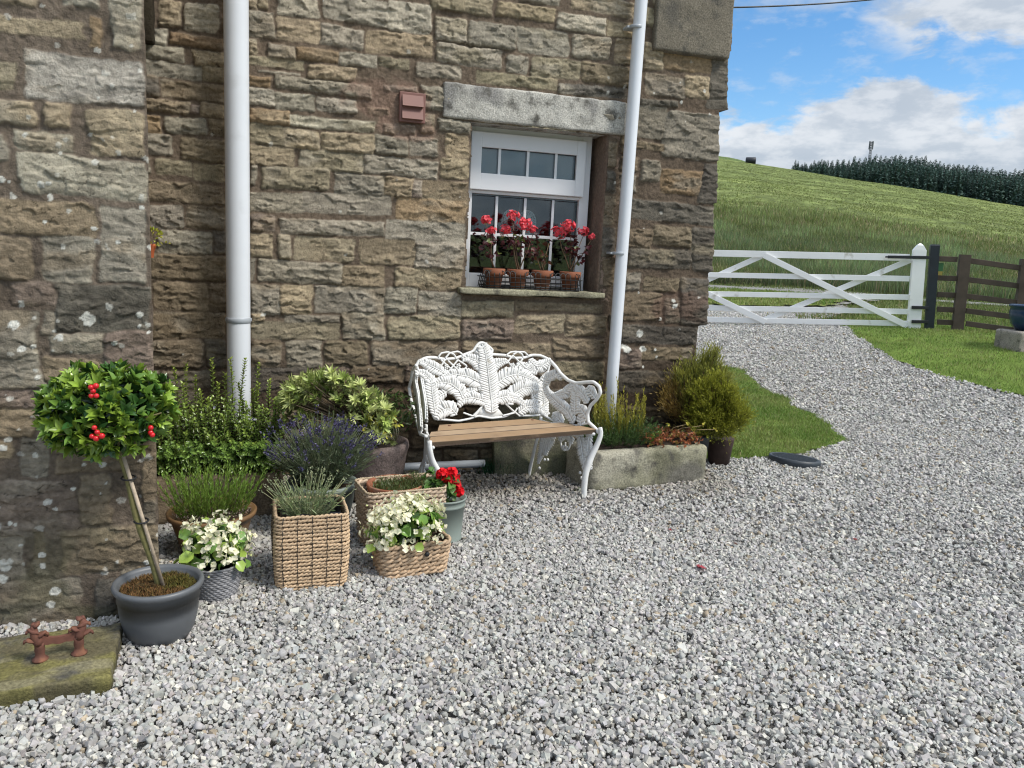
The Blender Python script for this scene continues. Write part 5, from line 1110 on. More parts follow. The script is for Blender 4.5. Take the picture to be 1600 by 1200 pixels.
# legs and side castings
def legs(sx, xf, xr, label_detail):
    b = MB(); f = lambda *P: np.array(P)
    xx = sx
    P = np.array([(sx*.468, -.02, SEAT+.012), (sx*.472, -.03, SEAT-.02), (sx*.455, -.022, SEAT-.08), (sx*(xf+.03), -.012, .20), (sx*(xf+.005), -.012, .12), (sx*xf, -.015, .05), (sx*(xf), -.018, -.015)])
    Q, _ = resample(P, 30); b.tube(Q, np.concatenate([np.linspace(.012, .019, 15), np.linspace(.019, .016, 15)]), 10, flat=.9); b.tube(Q+np.array([0, -.008, 0]), .006, 6); b.build('leg', M['paint'], bench)
    b = MB(); P = np.array([(sx*.335, .34, SEAT), (sx*.33, .34, .27), (sx*.32, .36, .18), (sx*(xr+.01), .385, .10), (sx*xr, .40, -.015)]); Q, _ = resample(P, 24); b.tube(Q, np.linspace(.012, .014, 24), 8, flat=.6); b.build('leg', M['paint'], bench)
    b = MB()      # casting between front and rear leg: drooping fern leaves and buds
    def sp(u, z): # u 0 front .. 1 rear, on the side plane
        return np.array([sx*(.445*(1-u)+.335*u)*(1), -.01*(1-u)+.35*u, z])
    n = unit(np.array([.36, .11*sx*sx, 0])) if False else unit(np.cross(sp(1, .3)-sp(0, .3), [0, 0, 1.0])); n = n if n[0]*1 < 0 else -n
    def fr(L, w):
        nonlocal b
        w = w*1.35; P = np.array([sp(u, z) for u, z in L]); Q, tot = resample(P, 40); T = unit(np.gradient(Q, axis=0)); b.tube(Q+n*.004, .004, 6); m_ = int(tot/.013)
        for i in range(m_):
            f_ = (i+.5)/m_; j = int(f_*39); sd = np.cross(T[j], n); ww = w*math.sin(min(1, .35+f_*1.3)*np.pi/2)*(1-.7*max(0, f_-.5)/.5)
            for sg in (1, -1):
                d = unit(sd*sg+T[j]*.6); b.tube([Q[j], Q[j]+d*ww*.5+n*.002, Q[j]+d*ww], [.0075, .0085, .004], 5, flat=.5, up=n)
    fr([(.08, .33), (.10, .27), (.08, .20), (.03, .13)], .030); fr([(.30, .33), (.22, .26), (.17, .18), (.12, .11)], .032); fr([(.92, .33), (.88, .25), (.92, .17), (.99, .08)], .028); fr([(.70, .33), (.76, .27), (.84, .20), (.86, .14)], .034); fr([(.5, .335), (.56, .29), (.60, .24)], .030); fr([(.5, .335), (.43, .29), (.40, .24)], .030)
    for u, z in ((.5, .20), (.47, .215), (.53, .215), (.80, .12), (.86, .115), (.20, .10), (.17, .075), (.95, .06)): b.blob(sp(u, z)+n*.003, (.008, .010, .010), sub=1)
    for pp in ([(.40, .25), (.44, .20), (.5, .195), (.5, .24)], [(.60, .25), (.56, .20), (.5, .195)]): Q, _ = resample(np.array([sp(*q) for q in pp]), 12); b.tube(Q, .005, 6)
    b.tube([sp(0, SEAT-.025), sp(1, SEAT-.025)], .008, 8); b.build('side_casting', M['paint'], bench)
legs(1, .398, .31, ''); legs(-1, .385, .33, '')

# slab leaning on the wall behind the bench, grass tuft
pa = at_y(752, 690, -.05); pb = at_y(860, 742, -.10)
b = MB(); rough_box(b, (0, 0, 0), (.44, .045, .42), None, res=.02, amp=.006, bev=.008, seed=51, colf=gran((.15, .14, .10), (.08, .075, .06), 6, .0, moss=((.07, .085, .04), .5)))
o = b.build('leaning_slab', M['granite']); o.location = (at_y(770, 740, -.14)[0]+.01, -.145, -.02); o.rotation_euler = (rad(-14), 0, 0); tag(o, 'greenish stone slab leaning on the wall under the bench', 'stone slab')
b = MB(); c = on_ground(775, 742); n = 260; P = c+rng.normal(0, .035, (n, 3))*[1.3, .6, 0]; b.blades(P, rng.uniform(.05, .12, n), rng.uniform(.1, .7, n), .003, jit((.02, .085, .035), n, .3)); o = b.build('grass_tuft', M['grass']); tag(o, 'dark green grass tuft at the foot of the leaning slab', 'grass')

# ------------------------------------------------------------------ right trough with heathers
r0 = at_z(922, 769, 0); r1 = at_z(1104, 752, 0); ang = math.atan2(r1[1]-r0[1], r1[0]-r0[0]); LT = float(np.hypot(*(r1-r0)[:2])); hT = at_y(1010, 702, (r0[1]+r1[1])/2)[2]
ct = (r0+r1)/2+np.array([-math.sin(ang), math.cos(ang), 0])*.15
t = thing('heather_trough', 'rough granite trough with heathers and orange sedum, right of the bench', 'planter', (ct[0], ct[1], 0), ang)
cf_ = gran((.34, .32, .25), (.09, .085, .075), 7, -.08, moss=((.17, .17, .07), .35)); hx = LT/2
for (a_, c_, sd) in (((-hx, -.15, -.02), (hx, -.085, hT), 61), ((-hx, .09, -.02), (hx, .15, hT-.004), 62), ((-hx+.002, -.0855, -.02), (-hx+.07, .0905, hT-.003), 63), ((hx-.07, -.0855, -.02), (hx-.002, .0905, hT-.003), 64)):
    pass
b = MB(); 
bm = bmesh.new()
rough_box(b, (-hx, -.15, -.02), (hx, .15, hT), None, res=.012, amp=.008, bev=.032, seed=61, colf=cf_); b.build('trough', M['granite'], t)
b = MB(); b.box((-hx+.06, -.10, hT-.02), (hx-.06, .10, hT+.012), col=(.035, .026, .02), bev=.008); b.build('soil', M['soil'], t)
T1 = np.array([ct[0], ct[1], 0]); ca_, sa_ = math.cos(ang), math.sin(ang)
def lt(p): d = np.asarray(p)-T1; return np.stack([d[..., 0]*ca_+d[..., 1]*sa_, -d[..., 0]*sa_+d[..., 1]*ca_, d[..., 2]], -1)
def brush(b, base, tip, n, L, w, col, tipcol, spread=.4):
    f = rng.uniform(0, 1, n)[:, None]; ax = unit(tip-base); P = base+(tip-base)*f+rng.normal(0, .002, (n, 3)); needles(b, P, unit(ax+rng.normal(0, spread, (n, 3))), L, w, (np.asarray(col)*(1-f)+np.asarray(tipcol)*f)*(1+rng.uniform(-.3, .3, (n, 1))))
b = MB()
for i in range(330):
    a = rng.uniform(0, 2*np.pi); q = math.sqrt(rng.uniform(0, 1)); base = np.array([-.13+q*math.cos(a)*.17, q*math.sin(a)*.10, hT]); d = unit(np.array([math.cos(a)*q*.8, math.sin(a)*q*.8, .9])+rng.normal(0, .2, 3)); brush(b, base, base+d*rng.uniform(.08, .17), 26, .014, .003, (.035, .065, .02), (.07, .13, .03))
b.build('dark_heather', M['leaf'], t)
b = MB()
for px, py in [(rng.uniform(928, 962), rng.uniform(598, 650)) for _ in range(34)]+[(rng.uniform(965, 1012), rng.uniform(612, 655)) for _ in range(34)]+[(964, 588), (966, 592), (1006, 608), (1009, 621), (975, 605), (940, 600), (930, 606)]:
    tip = lt(at_y(px, py, T1[1]+rng.uniform(-.06, .08))); base = np.array([np.clip(tip[0]*.92, -.32, .2)+rng.normal(0, .01), tip[1]*.5, hT+.05]); brush(b, base, tip, 70, .015, .0032, (.12, .14, .03), (.42, .38, .05), .32)
b.build('golden_heather', M['leaf'], t)
b = MB(); n = 300; P = np.stack([rng.uniform(-.02, hx-.04, n), rng.uniform(-.15, .08, n), hT+rng.uniform(.005, .065, n)], 1); cc = np.where(rng.random((n, 1)) < .75, np.array([[.40, .14, .06]]), np.array([[.32, .24, .06]])); rosettes(b, P, unit(rdir(n, .8)), 10, .018, .006, cc, 1.2, a=.3); b.build('sedum', M['leaf'], t)
b = MB(); P = lt(np.array([at_y(a_, c_, T1[1]-.1) for a_, c_ in ((1016, 685), (1022, 683), (1031, 678), (1020, 690))])); rosettes(b, P, unit(rdir(4, 1)), 7, .030, .018, (.20, .28, .05), 1.1); b.build('green_leaves', M['leaf'], t)
b = MB(); sb = MB(); pts = lt(np.array([at_y(a_, c_, T1[1]-.06) for a_, c_ in ((1073, 663), (1098, 665), (1118, 671), (1043, 663))]))
for q in pts: sb.tube([np.array([.15, 0, hT+.02]), (q+np.array([.15, 0, hT+.06]))/2, q], .0014, 4, (.38, .28, .15)); flowers(b, q+rng.normal(0, .004, (3, 3)), rdir(3, 1), .009, (.55, .50, .08), 5)
sb.build('flower_stalks', M['stem'], t); b.build('yellow_flowers', M['petal'], t)

# ------------------------------------------------------------------ conifers at the corner
def conifer(label, c, pot, tips_px, y_rng, col, tipcol, origin_z, name='potted_conifer', n_in=300, L=.022, extra=None, spread=.45):
    t = thing(name, label, 'potted shrub', tuple(c)); 
    pot(t); b = MB(); sb = MB(); o_ = np.array([0, 0, origin_z])
    for (px, py) in tips_px:
        tip = at_y(px, py, c[1]+rng.uniform(*y_rng))-c; base = o_*.6+tip*.4+rng.normal(0, .01, 3); base[2] = max(base[2], origin_z)
        ax = unit(tip-base)+np.array([0, 0, .35])*rng.uniform(.3, 1); ax = unit(ax); ln = rng.uniform(.06, .12); k_ = 46
        f = rng.uniform(0, 1, k_)[:, None]; fan = unit(np.cross(ax, rdir(1)[0])); off = fan*rng.normal(0, .35, (k_, 1))*ln*f
        cc = (np.asarray(col)*(1-f)+np.asarray(tipcol)*f)*(1+rng.uniform(-.3, .3, (k_, 1)))
        if extra is not None: cc = extra(px, py, cc)
        P = tip-ax*ln*(1-f)+off; needles(b, P, unit(ax+off/ln*1.2+rng.normal(0, spread*.5, (k_, 3))), L, .0042, cc)
        if rng.random() < .25: sb.tube([o_, base, tip-ax*ln*.4], [.006, .004, .002], 5, (.10, .06, .03), cap=False)
    b.build('foliage', M['leaf'], t); sb.build('branches', M['stem'], t); return t
cA = np.array([2.30, -.12, 0]); 
def potA(t): b = MB(); b.lathe([(0, 0), (.085, 0), (.105, .20), (.112, .205), (.112, .225), (.10, .225), (0, .20)], n=32); b.build('pot', M['drain'], t)
tipsA = []
while len(tipsA) < 420:
    px = rng.uniform(1030, 1150); py = rng.uniform(530, 680); top = np.interp(px, [1028, 1060, 1090, 1115, 1135, 1152], [595, 562, 552, 532, 560, 600]); bot = np.interp(px, [1028, 1050, 1150], [620, 650, 670])
    if top < py < bot: tipsA.append((px, py))
def exA(px, py, cc):
    k_ = float(sstep(1062-px+(py-600)*.3, -6, 14))*.65; return cc*(1-k_)+np.array([.26, .13, .045])*k_
conifer('taller upright conifer with rusty left side at the house corner', cA, potA, tipsA, (-.05, .09), (.09, .11, .02), (.30, .30, .055), .24, extra=exA)
cB = np.array([2.56, -.02, 0])
def potB(t): b = MB(); b.lathe([(0, 0), (.062, 0), (.080, .16), (.082, .17), (.07, .17), (0, .15)], n=32); o = b.build('pot', M['rustpot'], t)
M['rustpot'] = mat('dark_brown_pot', (.05, .028, .022), rough=.8, noise=(20, .4), bump=(60, .4, .003))
tipsB = []
while len(tipsB) < 620:
    a = rng.uniform(0, 2*np.pi); q = math.sqrt(rng.uniform(0, 1)); q *= 1+.12*math.sin(3*a+1)+.08*math.sin(7*a)+rng.normal(0, .05); px = 1119+q*math.cos(a)*48; py = 636+q*math.sin(a)*52
    if py < 684: tipsB.append((px, py))
conifer('dense round golden-green conifer in a dark brown pot at the corner of the house', cB, potB, tipsB, (-.30, -.08), (.11, .13, .016), (.35, .36, .048), .20, L=.018)

# drain cover
cdn = on_ground(1241, 721); b = MB(); n = 56; Rr = .155
b.lathe([(Rr, -.02), (Rr+.004, .0), (Rr, .016), (Rr-.006, .019), (Rr-.012, .0165), (0, .0165)], n=n)
for a in range(14):
    for rr_ in (.035, .065, .095, .125):
        k_ = int(6+rr_*130)
    
for i in range(-9, 10):
    for j in range(-9, 10):
        x_, y_ = i*.015+(j % 2)*.0075, j*.014
        if math.hypot(x_, y_) < Rr-.02: b.box((x_-.005, y_-.0015, .0155), (x_+.005, y_+.0015, .0190))
o = b.build('drain_cover', M['drain'], loc=tuple(cdn+np.array([0, 0, .010]))); o.rotation_euler = (rad(-2), rad(5), rad(12)); tag(o, 'round dark plastic drain cover tilted in the gravel by the lawn', 'drain cover')

# small pot hung on the wall behind the pier
c = at_y(233, 385, -.16); t = thing('wall_pot', 'little orange wall pot with yellow-green plant half hidden behind the pier edge', 'potted plant', tuple(c))
b = MB(); b.lathe([(.018, -.05), (.022, -.02), (.030, .0), (.033, .012), (.028, .012), (0, .005)], n=20); M['orangepot'] = mat('orange_clay', (.42, .10, .03), rough=.7, noise=(30, .2)); b.build('pot', M['orangepot'], t)
b = MB(); n = 90; v = rdir(n, .5); P = np.array([.01, 0, .04])+v*[.045, .03, .035]; b.leaves(P, v, rdir(n, .5), .016, .010, jit((.40, .42, .05), n, .35)); P = np.array([[.06, -.01, .035], [.075, -.01, .03], [.05, -.01, .05], [.085, -.01, .022]]); b.leaves(P, rdir(4), rdir(4), .014, .010, (.42, .40, .06)); b.build('leaves', M['leaf'], t)

# fallen leaves on the gravel
for px, py, L_, lab, cc in ((1091, 893, .062, 'larger pink-red fallen leaf lying on the open gravel', (.42, .07, .09)), (1045, 834, .028, 'tiny dark red petal on the gravel, nearest the trough', (.30, .01, .02)), (1334, 849, .035, 'small dull red fallen leaf far right on the gravel', (.28, .06, .05)), (1147, 856, .03, 'small brown dead leaf on the gravel', (.13, .055, .035))):
    p = on_ground(px, py); b = MB()
    for k_, (da, sc) in enumerate(((0, 1), (.7, .8), (-.7, .8), (1.4, .55), (-1.4, .55))): b.leaves([(0, 0, .002*k_)], np.array([math.cos(da+.2), math.sin(da+.2), .12]), np.array([0, 0, 1.0]), L_*.62*sc, L_*.34, cc, fold=.25, curl=.3)
    o = b.build('fallen_leaf', M['leaf'], loc=tuple(p+np.array([0, 0, .014]))); tag(o, lab, 'leaf')

# ------------------------------------------------------------------ gate, posts, fence
GA = at_d(1104, 500, 11.9); GB = at_d(1425, 512, 11.15)
GA[2] = 0; GB[2] = 0
u_ = unit(GB-GA); nG = np.array([u_[1], -u_[0], 0]); nG = nG if nG[1] < 0 else -nG
def GP(px, py): return at_plane(px, py, GA, GB)
gate = thing('field_gate', 'white painted five-bar wooden gate across the gravel drive', 'gate', tuple(GP(1430, 515)))
gO = GP(1430, 515)
def plank(b, p0, p1, h, th, off=0.0, ext=(0, 0), bev=.004):
    p0 = np.asarray(p0)-gO; p1 = np.asarray(p1)-gO; d = unit(p1-p0); p0 = p0-d*ext[0]; p1 = p1+d*ext[1]; L = np.linalg.norm(p1-p0); up = unit(np.cross(nG, d)); up = up if up[2] > 0 else -up
    Mx = np.eye(4); Mx[:3, 0] = d; Mx[:3, 1] = -nG; Mx[:3, 2] = up; Mx[:3, 3] = p0+nG*off; b.box((0, -th/2, -h/2), (L, th/2, h/2), bev=bev, M=Mx); return b
for (yl, yr, h) in ((395.3, 402.5, .098), (429.3, 435.5, .078), (459, 464.5, .078), (481, 487, .078), (499.3, 505.5, .078)):
    b = MB(); plank(b, GP(1104, yl), GP(1421, yr), h, .026, ext=(1.0, 0)); b.build('rail', M['gatepaint'], gate)
for (a_, c_, h, of) in (((1194, 399), (1421, 511), .085, .030), ((1424, 406), (1187, 503), .080, -.030), ((1190, 400), (1100, 440), .080, -.030), ((1102, 457), (1196, 503), .085, .030)):
    b = MB(); plank(b, GP(*a_), GP(*c_), h, .022, off=of, ext=(.0, .0) if a_[0] > 1105 else (.9, 0)); b.build('brace', M['gatepaint'], gate)
pt = GP(1438, 380)-gO; pbm = GP(1427, 514)-gO; b = MB(); w = .085; V = []
base_ = np.array([(-w, -.05), (w, -.05), (w, .05), (-w, .05)]); 
def loc(u, v, z, x0): return x0*u_+u_*u-nG*v+np.array([0, 0, z])
xb_ = float(pbm@u_); xt_ = float(pt@u_); zt_ = pt[2]; zb_ = pbm[2]
for z, x0, s_ in ((zb_, xb_, 1), (zt_-.10, xt_, 1), (zt_-.03, xt_, .45), (zt_, xt_, .08)): V += [loc(u*s_, v*min(1, s_*2), z, x0) for u, v in base_]
F = [[4*k_+i, 4*k_+(i+1) % 4, 4*k_+4+(i+1) % 4, 4*k_+4+i] for k_ in range(3) for i in range(4)]+[[12, 13, 14, 15], [3, 2, 1, 0]]
b.add(V, np.array(F), smooth=False); b.build('hanging_stile', M['gatepaint'], gate)
b = MB(); plank(b, GP(1386, 401.5), GP(1452, 402.5), .042, .012, off=.055); plank(b, GP(1382, 401.4), GP(1389, 401.5), .022, .012, off=.055); b.build('strap_hinge', M['iron'], gate)
for py in (480, 502): b = MB(); plank(b, GP(1423, py), GP(1449, py+.5), .045, .03, off=.06); b.build('hinge', M['iron'], gate)
FA = GP(1457, 510); FB = at_d(1600, 520, 10.7); FB[2] = 0; FA[2] = 0
def FPx(px, py): return at_plane(px, py, FA, FB)
def post(name, lab, cat, px_b, py_b, px_t, py_t, hw, m, group=None, parent=None, notch=False):
    p0 = FPx(px_b, py_b); p1 = FPx(px_t, py_t); p0 = p0-np.array([0, 0, .15]); b = MB(); O = p0.copy() if parent is None else np.zeros(3)
    d = unit(FB-FA); nn = np.array([-d[1], d[0], 0]); V = []
    for p, s_ in ((p0, 1), (p1-np.array([0, 0, .02]), 1), (p1, .85)): V += [p+d*a*hw*s_+nn*c*hw*s_-O for a, c in ((-1, -1), (1, -1), (1, 1), (-1, 1))]
    b.add(V, np.array([[4*k_+i, 4*k_+(i+1) % 4, 4*k_+4+(i+1) % 4, 4*k_+4+i] for k_ in range(2) for i in range(4)]+[[8, 9, 10, 11]]), smooth=False)
    o = b.build(name, m, parent, loc=None if parent is not None else tuple(O)); 
    if parent is None: tag(o, lab, cat, group)
    return o
M['blackpost'] = mat('black_painted_post', (.014, .020, .026), rough=.55, noise=(8, .25), bump=(30, .3, .003))
post('gate_post', 'black square post that the white gate hangs on', 'post', 1452.5, 511, 1461, 382, .058, M['blackpost'])
fence = thing('rail_fence', 'brown post and rail fence running right from the black gate post', 'fence', tuple(FPx(1498, 512)))
fO = np.array(fence.location); 
def frail(px0, py0, px1, py1, h=.075):
    p0 = FPx(px0, py0)-fO; p1 = FPx(px1, py1)-fO; b = MB(); d = unit(p1-p0); L = np.linalg.norm(p1-p0)+.0; nn = unit(np.cross(d, [0, 0, 1.0])); up = np.cross(nn, d); Mx = np.eye(4); Mx[:3, 0] = d; Mx[:3, 1] = nn; Mx[:3, 2] = up; Mx[:3, 3] = p0
    b.box((0, -.02, -h/2), (L, .02, h/2), bev=.005, M=Mx); b.build('rail', M['fencewood'], fence)
for y0, y1 in ((404, 419), (434, 447), (460, 474), (483, 497), (503, 518)):
    frail(1464, y0, 1496, y0+1.5); frail(1509, y0+2.5, 1660, y1+9 if y0 == 404 else y1+8)
for a_ in ((1496.5, 515, 1508, 398, .068), (1592, 524, 1604, 405, .068)):
    p0 = FPx(a_[0], a_[1])-np.array([0, 0, .2]); p1 = FPx(a_[2], a_[3]); d = unit(FB-FA); nn = np.array([-d[1], d[0], 0]); b = MB(); V = []
    for p in (p0, p1): V += [p+d*a*a_[4]+nn*c*a_[4]-fO for a, c in ((-1, -1), (1, -1), (1, 1), (-1, 1))]
    b.add(V, np.array([[i, (i+1) % 4, 4+(i+1) % 4, 4+i] for i in range(4)]+[[4, 5, 6, 7]]), smooth=False); b.build('post', M['fencewood'], fence)
p0 = FPx(1465, 430)+np.array([.02, .035, 0]); p1 = FPx(1476, 411)+np.array([.02, .035, 0]); d = unit((p1-p0)*[1, 1, 0]); wS = float(np.hypot(*(p1-p0)[:2])); hS = p1[2]-p0[2]
t = thing('small_sign', 'small green and yellow notice fixed behind the top of the brown fence', 'sign', tuple(p0), math.atan2(d[1], d[0]))
for nm, z0_, z1_, cc in (('green_panel', .32*hS, hS, (.06, .20, .07)), ('yellow_panel', 0, .32*hS, (.55, .42, .08))): b = MB(); b.box((0, 0, z0_), (wS, .006, z1_)); b.build(nm, mat('sign_'+nm, cc, rough=.5), t)

# blue pot on a stone block at the right edge
bb = on_ground(1592, 545); bz = float(H(bb[0], bb[1])); _dep = float((bb-cC)@cF); bt = at_d(1592, 516, _dep)
b = MB(); rough_box(b, (-.235, -.2, -.1), (.6, .2, max(bt[2]-bz, .18)), None, res=.03, amp=.015, bev=.03, seed=71, colf=gran((.30, .27, .23), (.12, .11, .09), 4, .0))
o = b.build('stone_block', M['granite'], loc=(bb[0]+.05, bb[1], bz), rz=rad(-8)); tag(o, 'pale stone block on the lawn under the blue pot at the right edge', 'stone block'); hB = max(bt[2]-bz, .18)
b = MB(); b.lathe([(0, 0), (.13, 0), (.20, .08), (.225, .22), (.215, .27), (.235, .285), (.235, .305), (.215, .31), (.20, .28), (0, .26)], n=40); t = thing('blue_pot', 'dark blue glazed pot on the stone block at the right edge', 'pot', (bb[0]+.10, bb[1], bz+hB)); b.build('body', M['blueglaze'], t); soil_disc('soil', (0, 0, .27), .2, t)

# overhead cable
b = MB(); A = at_d(1120, 12, 9.5); B_ = at_d(1700, -60, 13); u = np.linspace(-.25, 1, 30)[:, None]; P = A*(1-u)+B_*u; P[:, 2] -= (1.2*u*(1-u))[:, 0]*.55
b.tube(P, .010, 6); o = b.build('overhead_cable', M['iron']); tag(o, 'thin black overhead cable crossing the sky from the house corner', 'cable')

# ------------------------------------------------------------------ lawns
def col_lawn(x, y): return np.array([.13, .19, .04])*(1+.35*fbm(x*5, y*5, 4, 3)[:, None])
wc = at_y(1090, 560, 0)
def og(px, py): return on_ground(px, py)[:2]
lawnA = [og(1150, 577), og(1175, 592), og(1205, 612), og(1240, 634), og(1285, 661), og(1328, 688), og(1312, 699), og(1285, 705), og(1230, 709), og(1180, 712), og(1125, 719), (2.46, .05), (2.40, 2.5), (3.6, 4.8)]
lawnB = [og(1327, 514), og(1345, 528), og(1380, 552), og(1430, 574), og(1500, 597), og(1560, 610), og(1640, 630), og(1760, 650), (14, 1.0), (14.5, 4.5), pol(15, 55), pol(15, 47), pol(15, 41.5), pol(13.2, 39.6)]
M['turf'] = mat('turf', attr=True, rough=1.0, noise=(60, .4), bump=(80, .8, .02), spec=.1)
tag(patch(lawnA, .05, .006, col_lawn, 'lawn', M['turf'], edge=.10), kind='structure'); tag(patch(lawnB, .07, .008, col_lawn, 'lawn', M['turf'], edge=.08), kind='structure')
def scatter(poly, n, edge, seed=0):
    poly = np.asarray(poly)[:, :2]; lo = poly.min(0)-.1; hi = poly.max(0)+.1; x = rng.uniform(lo[0], hi[0], n); y = rng.uniform(lo[1], hi[1], n)
    wx = x+edge*fbm(x*3, y*3, 31); wy = y+edge*fbm(x*3, y*3, 37); k_ = inpoly(wx, wy, poly); return x[k_], y[k_]
def view_ok(x, y, z=0, m=60):
    v = np.stack([x, y, z+0*x], 1)-cC; d = v@cF; px = 800+FPX*(v@cR)/d; py = 600-FPX*(v@cU)/d
    return (d > .3) & (px > -m) & (px < 1600+m) & (py < 1200+m*2)
def grass(poly, dens, name, h, w, lab):
    A = np.array([p[:2] for p in poly]); ar = (A[:, 0].max()-A[:, 0].min())*(A[:, 1].max()-A[:, 1].min()); x, y = scatter(poly, int(ar*dens), .13)
    x = x+rng.normal(0, .022, len(x)); y = y+rng.normal(0, .022, len(y)); d = np.hypot(x, y-cC[1]); k_ = view_ok(x, y, .2, 250); x, y, d = x[k_], y[k_], d[k_]
    n = len(x); P = np.stack([x, y, H(x, y)+(.07 if h > .05 else 0)], 1); wv = sstep(fbm(x*3, y*3, 14, 3), -.35, .35)[:, None]; c = jit((.14, .225, .042), n, .3)*wv+jit((.22, .27, .075), n, .3)*(1-wv)
    dry = rng.random((n, 1)) < .10; c = np.where(dry, jit((.30, .27, .12), n, .2), c); hh = h*rng.uniform(.5, 1.3, n)*(1+.5*fbm(x*6, y*6, 17, 2)); b = MB(); b.blades(P, hh, rng.uniform(.2, 1.0, n), w*(.7+d*.10), c)
    tag(b.build(name, M['grass']), lab, 'grass', kind='stuff')
grass(lawnA, 11000, 'grass', .030, .0028, 'short green grass of the small lawn beside the house corner'); grass(lawnB, 2600, 'grass', .038, .0032, 'mown green grass between the drive and the brown fence')
island = [pol(15.0, 22), pol(14.7, 30), pol(14.6, 35), pol(15.2, 38.5), pol(16.6, 40.5), pol(17.4, 38), pol(17.3, 30), pol(17.4, 22)]
tag(patch(island, .12, .075, lambda x, y: np.array([.16, .19, .055])*(1+.3*fbm(x*3, y*3, 4, 3)[:, None]), 'verge', M['turf'], edge=.35), kind='structure')
grass(island, 900, 'grass', .06, .006, 'yellowish grass strip in the middle of the track beyond the gate')
# sparse weeds on the drive
b = MB(); n = 0; PP = []
for (px, py, k_, s_) in ((1215, 560, 60, .10), (1360, 550, 40, .12), (1250, 530, 120, .5), (1180, 520, 120, .5), (905, 768, 10, .01), (1330, 640, 30, .1), (1120, 507, 150, .5), (1230, 506, 160, .6)): p = on_ground(px, py); PP.append(p+rng.normal(0, 1, (k_, 3))*[s_, s_*.5, 0])
P = np.concatenate(PP); P[:, 2] = H(P[:, 0], P[:, 1]); b.blades(P, rng.uniform(.015, .035, len(P)), rng.uniform(.2, 1, len(P)), .006, jit((.12, .17, .05), len(P), .3)); tag(b.build('weeds', M['grass']), 'sparse weeds growing through the gravel drive', 'weeds', kind='stuff')

# rough grass and rushes on the bank
def bank(n, r0, r1, hfun, wfun, cfun, name, lab, pw=1.0, lean=(.1, .5), clump=None):
    a = rng.uniform(rad(24), rad(56), n); r = np.sqrt(rng.uniform(r0**2, r1**2, n)) if pw == 1 else r0*(r1/r0)**rng.uniform(0, 1, n); x = r*np.sin(a); y = cC[1]+r*np.cos(a)
    if clump: k_ = clump(x, y, r); x, y, r = x[k_], y[k_], r[k_]
    n = len(x); P = np.stack([x, y, H(x, y)-.03], 1); b = MB(); b.blades(P, hfun(x, y, r, n), rng.uniform(*lean, n), wfun(r), cfun(x, y, r, n)); return b, name, lab
rn = lambda x, y: fbm(x*.22, y*.22, 61, 3)+.5*fbm(x*.06, y*.06, 64, 3)
b, nm, lb_ = bank(185000, 13.5, 100, lambda x, y, r, n: rng.uniform(.05, .12, n)*(1+4*sstep(r, 22, 27)), lambda r: .006+r*.0007,
    lambda x, y, r, n: np.where(rng.random((n, 1)) < .22*(1-sstep(rn(x, y), -.2, .2)[:, None])+.05, jit((.33, .28, .15), n, .25), jit((.15, .19, .055), n, .3)), 'rough_grass', 'rough green and straw-coloured grass on the bank behind the gate', pw=2,
    clump=lambda x, y, r: (rng.random(len(x)) < 1-sstep(r+12*rn(x, y), 65, 100)) & ~((r < 16.8) & (x < 9.6) & (y > 4) & (fbm(x*.7, y*.7, 91, 3)+.35*sstep(r, 14, 17) < .06)) & ~((r > 19.4) & (r < 22.2)) | (rng.random(len(x)) < .05))
tag(b.build(nm, M['grass']), lb_, 'grass', kind='stuff')
b, nm, lb_ = bank(205000, 23.5, 105, lambda x, y, r, n: rng.uniform(.3, .72, n)*(1+.9*fbm(x*.5, y*.28, 71, 3)), lambda r: .006+r*.0006,
    lambda x, y, r, n: np.where(rng.random((n, 1)) < .09, jit((.28, .235, .14), n, .3), jit((.135, .18, .075), n, .4)*(1+1.3*fbm(x*.5, y*.28, 71, 3)[:, None]+np.array([.5, .28, .05])*(sstep(r, 40, 85)[:, None]))), 'rushes', 'dark green clumps of rushes on the slope behind the gate', pw=2, lean=(.05, .35), clump=lambda x, y, r: (rn(x, y)+.18*fbm(x*.9, y*.9, 66, 2) > .02) & (rng.random(len(x)) < 1-sstep(r+14*rn(x, y), 55, 95)))
tag(b.build(nm, M['grass']), lb_, 'rushes', kind='stuff')

b, nm, lb_ = bank(135000, 80, 345, lambda x, y, r, n: rng.uniform(.10, .28, n), lambda r: .02+r*.0010,
    lambda x, y, r, n: np.array([.20, .24, .08])*(1+.35*fbm(x*.05, y*.05, 81, 3)[:, None]+rng.uniform(-.25, .35, (n, 1)))+rng.uniform(0, .05, (n, 1))*np.array([1, .6, .3]), 'pasture_grass', 'tufted pasture grass on the open hill below the wood', pw=2, lean=(.2, .9), clump=lambda x, y, r: rng.random(len(x)) < .5+fbm(x*.3, y*.3, 83, 3))
tag(b.build(nm, M['grass']), lb_, 'grass', kind='stuff')

